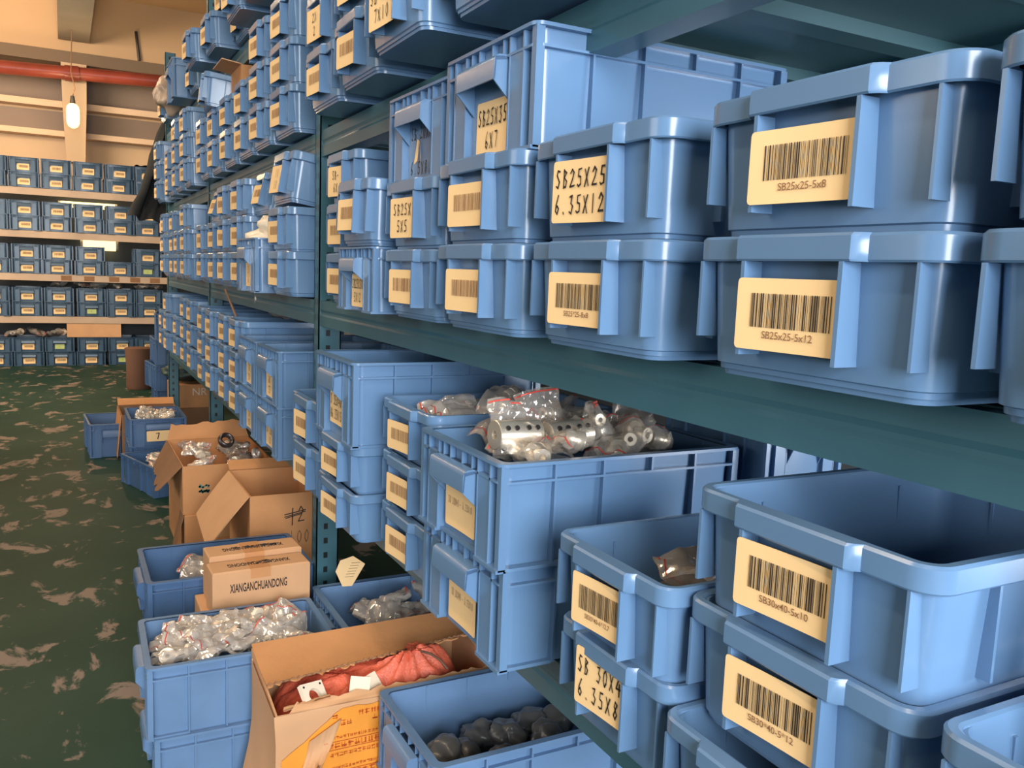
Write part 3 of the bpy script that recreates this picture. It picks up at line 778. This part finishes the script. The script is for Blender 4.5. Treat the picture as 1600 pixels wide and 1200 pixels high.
# ------------------------------------------------------------------ floor crates
AX, AY, AA = .158, 2.315, -.02
crate((AX + .015, AY, .001), 'lower blue crate of the floor stack at bottom left, loose card on its end', 'plain', (0, 0, AA), (.96, .95, 1.04), 'blue_dusty', cw=.10)
crate((AX, AY, .186), 'upper blue floor crate at bottom left heaped with white bags of couplings', 'plain', (0, 0, AA), (.96, .95, 1.06), 'blue_dusty', cw=.10)
heap(AX + .24, AY, .225, .140, .186 + .150, 24, 'zip bag of white couplings heaped in the bottom left floor crate', 'bags in the bottom left floor crate', 21, items=4, peak=.03, tilt=.55, scale=.95, washer=.2)
crate((.668, 2.375, .001), 'lower blue floor crate beneath the post, right of the bag-heaped crate', None, (0, 0, 0), (1.1, 1.06, 1.04), 'blue_dusty')
crate((.668, 2.375, .188), 'upper blue floor crate beneath the post with clear bags at the back', None, (0, 0, 0), (1.1, 1.06, 1.04), 'blue_dusty')
heap(.90, 2.36, .20, .15, .188 + .125, 9, 'clear bag of parts in the floor crate beneath the post', 'bags in the floor crate beneath the post', 23, items=3, tilt=.5, washer=.3)
crate((.215, 2.945, .001), 'lower blue floor crate behind the carton pair', None, (0, 0, 0), (1.05, 1.08, 1.04), 'blue_dark')
crate((.205, 2.945, .188), 'upper blue floor crate with crumpled foil bags, left of the carton pair', 'hand:K-2', (0, 0, 0), (1.05, 1.08, 1.04), 'blue_dark', cw=.05, chh=.05, cy=-.14, cz=.05)
heap(.42, 2.93, .12, .14, .188 + .11, 5, 'crumpled foil bag in the upper crate left of the cartons', 'foil bags behind the cartons', 25, bags=BAGS_SM, items=3, tilt=.7, peak=.04, washer=0)
crate((.648, 1.655, .001), 'lower blue floor crate at the bottom edge beside the torn carton', None, (0, 0, 0), (1.15, 1.03, 1.04), 'blue_dusty')
crate((.640, 1.655, .188), 'upper blue floor crate holding grey wrapped parts beside the torn carton', 'hand:X|7', (0, 0, 0), (1.15, 1.03, 1.04), 'blue_dusty', cw=.06, chh=.06)
# grey wrapped lumps
def lump_mesh(seed, r, mat, squash=.75, rough=.35):
    bm = bmesh.new(); bmesh.ops.create_icosphere(bm, subdivisions=4, radius=r)
    off = Vector((seed * 7.3, seed * 3.1, 0))
    for v in bm.verts:
        d = v.co.normalized()
        k = 1 + rough * noise.noise(d * 1.7 + off) + rough * .5 * abs(noise.noise(d * 4 + off)) + (.5 * max(0, d.z - .75) if seed % 2 else 0)
        v.co = Vector((d.x * r * k, d.y * r * k, d.z * r * k * squash))
    me = bpy.data.meshes.new('lump'); bm.to_mesh(me); bm.free(); me.shade_smooth(); me.materials.append(MAT[mat]); return me
LUMPS = [lump_mesh(s, .040, 'grey_bag') for s in range(6)]
rnd = random.Random(4)
for k, (x, y) in enumerate(((.73, 1.57), (.79, 1.66), (.80, 1.54), (.86, 1.60), (.92, 1.68), (.93, 1.55), (1.0, 1.62), (1.06, 1.70), (1.06, 1.55), (.745, 1.66), (1.0, 1.72), (.87, 1.73))):
    o = link('wrapped_part', LUMPS[k % 6], None, (x, y, .188 + .068 + rnd.uniform(0, .025)))
    o.rotation_euler = (rnd.uniform(-.6, .6), rnd.uniform(-.6, .6), rnd.uniform(0, 6)); o.scale = (1.15,) * 3
    tag(o, 'grey plastic wrapped part piled in the bottom edge floor crate', 'wrapped part', 'grey wrapped parts in the floor crate')

# further floor crates along the aisle
crate((.600, 5.27, .001), 'blue floor crate of bagged rods turned lengthwise to the aisle', None, (0, 0, PI / 2 + .30), (1.0, 1.0, 1.0), 'blue_dark')
heap(.53, 5.52, .12, .19, .135, 7, 'bag of bright rods in the lengthwise floor crate', 'bags in the lengthwise floor crate', 31, items=3, tilt=.4)
crate((.522, 5.84, .001), 'blue floor crate beneath the crate numbered 7', None, (0, 0, PI / 2), (1, 1, 1.03), 'blue_dark')
c7 = crate((.522, 5.82, .188), 'blue floor crate with a large card numbered 7, full of parts', None, (0, 0, PI / 2), (1, 1, 1.0), 'blue_dark')
put_card(c7, -.0205, 0, .072, .145, .068, 'hand:7', random.Random(1))
heap(.522, 6.05, .15, .20, .188 + .145, 8, 'bag of parts in the crate numbered 7', 'bags in the crate numbered 7', 33, items=4, tilt=.5, washer=.4)
crate((.28, 6.45, .001), 'blue floor crate standing left of the brown carton flap', None, (0, 0, PI / 2 + .05), (1, .85, 1.3), 'blue_dark')

# ------------------------------------------------------------------ cartons
def carton(name, label, x0, x1, y0, y1, z0, z1, mat='card', open_top=True, rot=0, th=.005, group=None):
    t = thing(name, label, 'carton', ((x0 + x1) / 2, (y0 + y1) / 2, z0), (0, 0, rot), group)
    hx, hy, H = (x1 - x0) / 2, (y1 - y0) / 2, z1 - z0
    m = MB()
    if open_top:
        L = lambda i, z: [(-hx + i, -hy + i, z), (hx - i, -hy + i, z), (hx - i, hy - i, z), (-hx + i, hy - i, z)]
        m.loft([L(0, 0), L(0, H), L(th, H), L(th, th)], True, True, True)
    else:
        e = .004
        m.loft([[(-hx + e, -hy + e, 0), (hx - e, -hy + e, 0), (hx - e, hy - e, 0), (-hx + e, hy - e, 0)], [(-hx, -hy, e), (hx, -hy, e), (hx, hy, e), (-hx, hy, e)],
                [(-hx, -hy, H - e), (hx, -hy, H - e), (hx, hy, H - e), (-hx, hy, H - e)], [(-hx + e, -hy + e, H), (hx - e, -hy + e, H), (hx - e, hy - e, H), (-hx + e, hy - e, H)]], True, True, True)
    m.build('box', mat, t, None)
    return t, hx, hy, H
def flap(t, quad, mat='card', th=.004, jag=0, seed=1, n=14, bow=0.0, name='flap'):
    """quad: hinge a-b, free edge d-c (local coordinates); jag = torn free edge"""
    a, b, c, d = [Vector(q) for q in quad]; rnd = random.Random(seed)
    nrm = (b - a).cross(d - a).normalized(); m = MB(); rows = []
    for s in (0, 1):
        for jv in range(6):
            v = jv / 5; row = []
            for i in range(n + 1):
                u = i / n
                random.seed(seed * 100 + i)
                e = (1 + (random.random() - .5) * jag) if jv == 5 else 1
                p = a.lerp(b, u).lerp(d.lerp(c, u), v * e) + nrm * (bow * math.sin(PI * v) + .006 * jag * noise.noise(Vector((u * 6, v * 3, seed)))) + nrm * th * s
                row.append(p)
            rows.append(row)
    k = n + 1; vs = [p for r in rows for p in r]; fs = []
    for s in (0, 1):
        for jv in range(5):
            for i in range(n):
                q = s * 6 * k + jv * k + i; fs.append((q, q + 1, q + k + 1, q + k))
    for i in range(n): fs.append((5 * k + i, 5 * k + i + 1, 11 * k + i + 1, 11 * k + i))
    for jv in range(5):
        for i in (0, n): q = jv * k + i; fs.append((q, q + k, 6 * k + q + k, 6 * k + q))
    m.add(vs, fs); return m.build(name, mat, t, 50)

# the pair of marked cartons
def marked(y0, y1, z0, z1, x0, x1, lab, front):
    t, hx, hy, H = carton('carton', lab, x0, x1, y0, y1, z0, z1, 'card_pale', False, .03, group='cartons printed in black capitals')
    if front:
        o = link('lettering', text_mesh('XIANGANCHUANDONG', 'ink'), t, (-.01, -hy - .0008, H * .60)); o.rotation_euler = (PI / 2, 0, 0); o.scale = (.0150, .037, 1)
    o = link('lettering', text_mesh('XIANGANCHUANDONG', 'ink'), t, (.0, 0, H + .0008)); o.rotation_euler = (0, 0, PI); o.scale = (.0165, .038, 1)
    m = MB(); m.box(-.035, .025, -hy - .0006, hy + .0006, H - .03, H + .0006); m.build('tape', 'card', t, None)
    m = MB(); rr = random.Random(int(y0 * 100))
    for k in range(10 if front else 22):
        x = rr.uniform(-.04, .03) if front else rr.uniform(-.07, .06); y = rr.uniform(-.012, .012)
        m.tube([(x, y, H + .0014), (x + .010, y + rr.uniform(-.006, .006), H + .0014), (x + .018, y + .004, H + .0014)], .0011, 5)
    m.build('scribble', 'ink', t, None)
    return t
t, hx, hy, H = carton('carton', 'plain brown carton on the floor under the two printed cartons', .345, .66, 2.52, 2.74, 0, .330, 'card_pale', False)
marked(2.525, 2.625, .331, .468, .365, .655, 'front printed carton with black capitals on its face and lid', True)
marked(2.635, 2.742, .331, .482, .372, .655, 'rear printed carton scribbled over, behind the front printed carton', False)

# open tall carton with crossed-out number
t, hx, hy, H = carton('carton', 'open tall carton marked 2 and 100 in pen, left flap hanging out', .607, .905, 3.23, 3.68, 0, .50, 'card')
flap(t, ((-hx, -hy, H), (-hx, hy, H), (-hx - .135, hy - .02, H - .17), (-hx - .15, -hy + .03, H - .20)), 'card_pale', bow=.003)
flap(t, ((hx, -hy, H), (hx, hy, H), (hx + .08, hy, H + .02), (hx + .08, -hy, H + .02)), 'card')
flap(t, ((-hx, hy, H), (hx, hy, H), (hx, hy + .05, H + .03), (-hx, hy + .06, H + .03)), 'card')
o = link('lettering', hand_cached(['#2'], .090, .13, 'ink', 7, .045), t, (.035, -hy - .0008, H - .085)); o.rotation_euler = (PI / 2, 0, 0)
o = link('lettering', hand_cached(['100'], .07, .10, 'ink_brown', 8, .04), t, (.045, -hy - .0008, H - .175)); o.rotation_euler = (PI / 2, 0, 0)

# carton with teal print and torn flap, on a lower one
t, hx, hy, H = carton('carton', 'lower taped carton standing on the floor beside the open tall carton', .46, .86, 3.98, 4.62, 0, .235, 'card', False)
m = MB(); m.box(-.06, .02, -hy - .0006, -hy, .12, .235); m.build('tape', 'card_pale', t, None)
flap(t, ((-hx, -hy, .235), (-hx, -hy + .12, .235), (-hx - .05, -hy + .10, .02), (-hx - .055, -hy + .0, .03)), 'card_dark', jag=.4, seed=4)
t, hx, hy, H = carton('carton', 'open carton with teal print full of dark parts and foil bags', .455, .86, 3.99, 4.62, .236, .46, 'card')
o = link('lettering', hand_cached(['S8'], .06, .08, 'ink_teal', 4, .14), t, (-.11, -hy - .0008, .11)); o.rotation_euler = (PI / 2, PI / 2, 0)
flap(t, ((-hx, hy, H), (hx, hy, H), (hx - .02, hy + .05, H + .085), (-hx + .02, hy + .02, H + .075)), 'card', jag=.2, seed=6)
flap(t, ((-hx, -hy, H), (-hx, hy, H), (-hx - .07, hy - .05, H - .12), (-hx - .10, -hy + .08, H - .13)), 'card_dark', jag=.2, seed=7)
heap(.555, 4.30, .095, .28, .435, 5, 'foil bag of parts in the carton with teal print', 'foil bags in the teal printed carton', 41, items=3, tilt=.5)
heap(.75, 4.28, .10, .28, .425, 7, 'smoky bag of rings in the carton with teal print', 'smoky bags in the teal printed carton', 42, bags=BAGS_SM, items=3, tilt=.5)
def ring_thing(loc, rot, R, r, mat, label, cat, name):
    mb = MB(); n = 24
    mb.loft([[((R + r * math.cos(b)) * math.cos(a), (R + r * math.cos(b)) * math.sin(a), r * 1.4 * math.sin(b)) for a in [2 * PI * k / n for k in range(n)]] for b in [2 * PI * j / 8 for j in range(9)]], True)
    o = mb.build(name, mat, None, 60); o.location = loc; o.rotation_euler = rot; return tag(o, label, cat)
ring_thing((.70, 4.34, .50), (.9, .3, 0), .030, .011, 'steel', 'dark glossy ring lying on the parts in the teal printed carton', 'ring', 'bearing_ring')
ring_thing((.80, 4.10, .475), (1.1, .2, .8), .022, .008, 'metal', 'small steel ring at the right edge of the teal printed carton', 'ring', 'bearing_ring')

# goods lying on the crates of the far rack
t, hx, hy, H = carton('carton', 'long pale flat carton lying on the floor-level crates of the far rack', .03, .66, 12.27, 12.66, .362, .545, 'card_pale', False)
rnd = random.Random(90)
for k, (x, z) in enumerate(((.22, .99), (.42, .99), (.62, .99), (.95, .99), (1.08, .99), (-.05, .99))):
    bag((x, 12.42, z + .045), (rnd.uniform(-.3, .3), rnd.uniform(-.3, .3), rnd.uniform(0, 6)), 'crumpled bag lying on the crates of the second shelf, far rack', 'bags on the second shelf crates of the far rack', k, rnd, 2, BAGS if k % 2 else BAGS_SM, 1.7)
for k, x in enumerate((-.55, -.30, -.08)):
    bag((x, 12.42, .41), (rnd.uniform(-.4, .4), rnd.uniform(-.3, .3), rnd.uniform(0, 6)), 'smoky bag lying on the floor-level crates of the far rack', 'smoky bags on the floor-level crates', k, rnd, 2, BAGS_SM, 1.9)

# cartons and sheets under the far bay
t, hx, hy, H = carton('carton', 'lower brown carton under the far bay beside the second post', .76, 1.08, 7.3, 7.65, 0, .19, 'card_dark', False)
t, hx, hy, H = carton('carton', 'upper brown carton with white print under the far bay', .76, 1.08, 7.3, 7.65, .191, .385, 'card', False)
o = link('lettering', text_mesh('NR', 'ink_white'), t, (.05, -hy - .001, .13)); o.rotation_euler = (PI / 2, 0, 0); o.scale = (.085, .085, 1)
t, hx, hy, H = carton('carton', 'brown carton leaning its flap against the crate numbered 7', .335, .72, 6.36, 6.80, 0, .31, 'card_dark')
flap(t, ((-hx, -hy, H), (-hx, hy, H), (-hx - .03, hy, .03), (-hx - .03, -hy - .03, .02)), 'card', seed=9)
flap(t, ((-hx, hy, H), (hx, hy, H), (hx, hy + .06, H + .04), (-hx, hy + .06, H + .04)), 'card', seed=10)
m = MB(); m.loft([[(r * math.cos(a), r * math.sin(a) * .8, z) for a in [2 * PI * k / 20 for k in range(20)]] for r, z in ((.115, 0), (.13, .03), (.125, .25), (.135, .40), (.14, .44), (.12, .45))], True, True, True)
o = m.build('paper_drum', 'drum'); o.location = (.70, 9.9, .001); tag(o, 'brown round paper drum on the floor past the rack end', 'drum')

def drape(name, label, cat, mat, pts_top, pts_bot, seed, n=24, rows=18, fold=.03, thick=.012):
    rnd = random.Random(seed); m = MB(); vs = []; k = n + 1
    a, b = [Vector(p) for p in pts_top]; d, c = [Vector(p) for p in pts_bot]
    for s in (0, 1):
        for j in range(rows + 1):
            v = j / rows
            for i in range(k):
                u = i / n
                p = a.lerp(b, u).lerp(d.lerp(c, u), v)
                f = fold * (math.sin(u * 17 + 2 * noise.noise(Vector((u * 3, v * 2, seed)))) * .6 + noise.noise(Vector((u * 4, v * 5, seed + 3))))
                p = p + Vector((f * .6, -f, f * .5 * (1 if v < .1 or v > .9 else .3))) + Vector((0, thick * s, 0))
                vs.append(p)
    fs = []; N = k * (rows + 1)
    for s in (0, 1):
        for j in range(rows):
            for i in range(n): q = s * N + j * k + i; fs.append((q, q + 1, q + k + 1, q + k))
    for j in range(rows):
        for i in (0, n): q = j * k + i; fs.append((q, q + k, N + q + k, N + q))
    for i in range(n):
        for j in (0, rows): q = j * k + i; fs.append((q, q + 1, N + q + 1, N + q))
    m.add(vs, fs); return tag(m.build(name, mat, None, 60), label, cat)
drape('netting', 'black netting hanging off the far end of the long rack', 'netting', 'dark_cloth', ((.735, 7.30, 2.50), (.93, 7.30, 2.55)), ((.47, 7.50, 1.72), (.82, 7.38, 1.66)), 2, fold=.045)
drape('netting', 'small black cover over the last crate of the far rack', 'netting', 'dark_cloth', ((.86, 12.55, 2.595), (1.14, 12.55, 2.60)), ((.86, 12.22, 2.59), (1.14, 12.22, 2.59)), 5, fold=.018)
def sheet_pile(name, label, cat, mat, loc, size, seed):
    me = lump_mesh(seed, 1.0, mat, 1.0, .4); o = link(name, me, None, loc); o.scale = size; return tag(o, label, cat)
sheet_pile('folded_sheet', 'dark green crumpled sheet piled under the far bay', 'sheet', 'green_cloth', (.93, 7.50, .478), (.20, .17, .085), 12)
sheet_pile('plastic_bag', 'beige plastic bag stuffed beside the last bin of the topmost shelf' , 'bag', 'beige_bag', (.66, 6.20, L4 + .12), (.09, .10, .12), 14)
crate((.88, 8.05, .001), 'blue crate on the floor at the rack end', None, (0, 0, PI / 2), (1, 1, 1.3), 'blue_dark')
crate((.87, 8.02, .236), 'blue crate second up at the rack end', None, (0, 0, PI / 2 + .1), (1, 1, 1.25), 'blue_dark')
crate((.87, 8.04, .463), 'plain blue crate third up in the rack end stack', None, (0, 0, PI / 2), (1, 1, 1.25), 'blue_dark')
crate((.86, 8.03, .690), 'slightly turned blue crate at the top of the rack end stack', None, (0, 0, PI / 2 - .12), (1, .95, 1.25), 'blue_dark')
t, hx, hy, H = carton('carton', 'small brown carton standing behind the tilted bin on the head-high shelf', .70, .90, 3.92, 4.16, L3 + .296, L3 + .42, 'card')
flap(t, ((-hx, -hy, H), (-hx, hy, H), (-hx - .08, hy, H + .01), (-hx - .08, -hy, H + .01)), 'card_pale')
# white bag in the middle-bay crate; dark bags and a stick on the knee-high bins
me = lump_mesh(3, 1.0, 'white', 1.0, .35); o = link('plastic_bag', me, None, (.78, 3.335, L2 + .205)); o.scale = (.15, .125, .085)
tag(o, 'whitish full plastic bag bulging out of the waist-high crate', 'bag')
rnd = random.Random(77)
for k, (x, y) in enumerate(((.86, 3.62), (.84, 3.78), (.90, 3.98))):
    bag((x, y, L1 + .135 * 3 + .075), (rnd.uniform(-.4, .4), rnd.uniform(-.3, .3), rnd.uniform(0, 6)), 'smoky bag of dark parts lying on the bins, knee-high shelf, middle bay', 'smoky bags on the knee-high bins', k, rnd, 3, BAGS_SM, 2.0)
m = MB(); m.tube([(.70, 4.02, L1 + .40), (.68, 4.22, L1 + .53)], .005, 8); tag(m.build('stick', 'card_dark'), 'thin brown stick leaning out of the knee-high bins, middle bay', 'stick')
# loose tag by the post
g = thing('paper_tag', 'loose cream paper tag with printed lines standing at the back rim of the post crate', 'tag', (.77, 2.52, .375), (0, 0, -.2))
m = MB(); m.prism([(-.012, 0), (.018, 0), (.058, .070), (.020, .098), (-.020, .085), (-.034, .050)], -.0005, .0005); m.build('paper', 'label', g, None)
m = MB()
for k in range(6):
    m.box(-.005 + .004 * k, .022 + .004 * k, -.0009, -.0006, .030 + .009 * k, .0315 + .009 * k)
m.build('lettering', 'ink_brown', g, None)

# ------------------------------------------------------------------ torn carton with the red sack
GX0, GX1, GY0, GY1 = .405, .97, 1.850, 2.135
HN, HF = .350, .395
t = thing('carton', 'torn open carton with orange printed tape around a red sack', 'carton', ((GX0 + GX1) / 2, (GY0 + GY1) / 2, .001))
hx, hy, H = (GX1 - GX0) / 2, (GY1 - GY0) / 2, HN
def ring4(i, zn, zf): return [(-hx + i, -hy + i, zn), (hx - i, -hy + i, zn), (hx - i, hy - i, zf), (-hx + i, hy - i, zf)]
m = MB(); m.loft([ring4(0, 0, 0), ring4(0, HN, HF), ring4(.005, HN, HF), ring4(.005, .005, .005)], True, True, True); m.build('box', 'card_pale', t, None)
# far flap folded in over the sack, torn along its free edge
flap(t, ((-hx, hy, HF + .012), (hx, hy, HF + .018), (hx, hy - .145, HF + .008), (-hx, hy - .195, HF - .012)), 'card', jag=.10, seed=21, n=60, bow=.010)
m = MB(); rr = []
for i in range(81):
    u = i / 80; p = Vector((-hx, hy - .195, HF - .014)).lerp(Vector((hx, hy - .145, HF + .006)), u)
    rr.append((p.x, p.y + .004 + .003 * math.sin(i * 2.4), p.z + .003 * (i % 2)))
m.tube(rr, .003, 5); m.build('torn_edge', 'card_dark', t, None)
flap(t, ((-hx, -hy, HN), (-hx, hy - .02, HF - .02), (-hx - .05, hy - .06, .03), (-hx - .04, -hy - .01, .01)), 'card_pale', jag=.1, seed=22, bow=-.02)
flap(t, ((-hx + .03, -hy, HN), (hx, -hy, HN), (hx, -hy + .022, HN + .010), (-hx + .05, -hy + .020, HN + .012)), 'card_pale', jag=.5, seed=25, n=40)
# torn strip of corrugated card curling off the near corner
flap(t, ((-hx + .075, -hy - .012, H - .070), (-hx + .15, -hy - .012, H - .030), (-hx + .085, -hy - .060, H - .125), (-hx + .030, -hy - .055, H - .160)), 'card_pale', jag=.6, seed=23, n=24, bow=.03, name='torn_strip')
flap(t, ((-hx + .02, -hy + .01, HN + .004), (-hx + .13, -hy + .01, HN + .018), (-hx + .13, -hy + .024, HN + .004), (-hx + .03, -hy + .026, HN - .006)), 'card_pale', jag=.5, seed=27, n=24, bow=.006, name='torn_strip')
# tape over the near face
m = MB(); nn = 30; rr = []
for i in range(nn + 1):
    u = i / nn; x = -hx + .012 + u * (2 * hx - .03)
    top = H - .010 - .10 * max(0, .26 - u) / .26 + .006 * noise.noise(Vector((u * 14, 3, 0)))
    rr.append([(x, -hy - .0035 - .002 * abs(noise.noise(Vector((u * 9, 1, 0)))), 0.02), (x, -hy - .0035 - .003 * abs(noise.noise(Vector((u * 7, 5, 0)))), top)])
m.loft(rr, False); tp = m.build('tape', 'tape', t, 60)
m = MB(); r_ = random.Random(6)
def glyph(x, z, s):
    for k in range(5):
        if r_.random() < .55: xx = x; zz = z + s * r_.random(); m.box(xx, xx + s, -.0002, .0002, zz, zz + s * .07)
        else: xx = x + s * r_.random(); m.box(xx, xx + s * .07, -.0002, .0002, z, z + s)
for row, (z, s, x0) in enumerate(((.318, .012, .13), (.300, .012, .15), (.268, .007, .13), (.245, .013, .12), (.224, .009, .125), (.192, .007, .11), (.168, .014, .10), (.145, .009, .11), (.10, .014, .08), (.07, .009, .08))):
    x = -hx + x0
    while x < hx - .05:
        glyph(x, z, s); x += s * 1.25
        if row < 2 and r_.random() < .35: x += s * 4
    if s > .012 and row > 1: m.box(-hx + x0 - .01, hx - .04, -.0002, .0002, z - .004, z - .003); m.box(-hx + x0 - .01, hx - .04, -.0002, .0002, z + s + .003, z + s + .004)
o = m.build('tape_print', 'ink_red', tp, None); o.location = (0, -hy - .0072, 0)
# sack
sk = thing('woven_sack', 'red woven sack tied with twine bulging out of the torn carton', 'sack', (.68, 1.982, .012))
nx, ny = 90, 56; m = MB(); vs = []
KU, KV = .32, -.22
for j in range(ny + 1):
    for i in range(nx + 1):
        u = -1 + 2 * i / nx; v = -1 + 2 * j / ny
        e = max(0, 1 - abs(u) ** 5) ** .5 * max(0, 1 - abs(v) ** 4) ** .5
        du, dv = (u - KU), (v - KV) * .62; rr_ = math.hypot(du, dv); ang = math.atan2(dv, du)
        z = .15 + .200 * e + .060 * e * math.exp(-(rr_ / .34) ** 2) + .028 * v * e + .012 * u * e
        z += e * .014 * math.sin(ang * 11 + 2.5 * noise.noise(Vector((u * 3, v * 3, 2)))) * math.exp(-rr_ * 2.2) * min(1, rr_ * 7)
        z -= .022 * math.exp(-(rr_ / .055) ** 2)
        w = Vector((u * 2.3 + .5 * noise.noise(Vector((u * 2, v * 2, 7))), v * 2.0, 4))
        z += e * (.020 * noise.noise(w) + .020 * (.35 - abs(noise.noise(w * 1.9))) + .008 * (.3 - abs(noise.noise(w * 4.3))))
        yy = -.0105 + v * .122; edge = hy - .195 + .050 * (u + 1) / 2
        z = min(z, HF - .040 + .010 * (u + 1) + max(0, edge - yy) * 1.3)
        vs.append((u * .262 + .006 * noise.noise(Vector((v * 6, u * 6, 1))), v * .122, z))
fs = [(j * (nx + 1) + i, j * (nx + 1) + i + 1, (j + 1) * (nx + 1) + i + 1, (j + 1) * (nx + 1) + i) for j in range(ny) for i in range(nx)]
b0 = len(vs); bd = [i for i in range(nx + 1)] + [j * (nx + 1) + nx for j in range(1, ny + 1)] + [ny * (nx + 1) + i for i in range(nx - 1, -1, -1)] + [j * (nx + 1) for j in range(ny - 1, 0, -1)]
for q in bd: vs.append((vs[q][0] * .97, vs[q][1] * .97, 0))
nb = len(bd)
for q in range(nb): fs.append((bd[q], bd[(q + 1) % nb], b0 + (q + 1) % nb, b0 + q))
fs.append(tuple(b0 + q for q in range(nb)))
m.add(vs, fs); m.build('cloth', 'red_sack', sk, 70)
kx, ky, kz = KU * .262, KV * .122, .402
m = MB()
m.loft([[(kx + .004 + r * math.cos(a) * (1 + .22 * math.sin(7 * a)) + (z - .38) * .5, ky + r * math.sin(a) * (1 + .22 * math.sin(7 * a)), kz - .410 + .372 + (z - .372) * .55 + .012) for a in [2 * PI * k / 28 for k in range(28)]] for r, z in ((.030, .372), (.013, .392), (.011, .398), (.019, .408), (.026, .412), (.008, .408))], True, False, True)
m.build('gathered_neck', 'red_sack', sk, 60)
m = MB()
pts = [(kx + .004 + .0145 * math.cos(a), ky + .0145 * math.sin(a), kz - .014 + .0012 * a / 6) for a in [k * .5 for k in range(26)]]
pts += [(kx + .03, ky - .016, kz - .012), (kx + .05, ky - .035, kz - .016), (kx + .066, ky - .055, kz - .026), (kx + .08, ky - .07, kz - .045)]
m.tube(pts, .0028, 6)
m.build('twine', 'twine', sk, 60)
# white flange plate and small white boxes
fl = thing('flange_plate', 'white square mounting plate with a round hole lying on the red sack', 'plate', (.505, 1.885, .368), (.80, .14, .42))
n = 24; m = MB(); R = .017; S = .032
sq = []
for k in range(n):
    a = 2 * PI * k / n; c_, s_ = math.cos(a), math.sin(a); f_ = S / max(abs(c_), abs(s_)); sq.append((c_ * f_, s_ * f_))
hole = [(R * math.cos(2 * PI * k / n), R * math.sin(2 * PI * k / n)) for k in range(n)]
Z = lambda l, z: [(a, b, z) for a, b in l]
m.loft([Z(hole, 0), Z(sq, 0), Z(sq, -.012), Z(hole, -.012), Z(hole, 0)], True); m.build('plate', 'white', fl, None)
for a, b in ((.024, .024), (-.024, .024), (.024, -.024), (-.024, -.024)):
    m = MB(); m.tube([(a, b, -.001), (a, b, .0006)], .0028, 10); m.build('screw_hole', 'hole', fl, None)
for k, (x, y, z, r) in enumerate(((.612, 1.885, .356, (.80, .1, -.35)), (.648, 1.895, .352, (.85, -.05, .5)))):
    m = MB(); m.box(-.024, .024, -.032, .032, -.010, .010); o = m.build('small_box', 'white', None, None); o.location = (x, y, z); o.rotation_euler = r
    tag(o, ('left small white box standing on the red sack', 'right small white box half behind the other on the red sack')[k], 'box', 'small white boxes on the red sack')
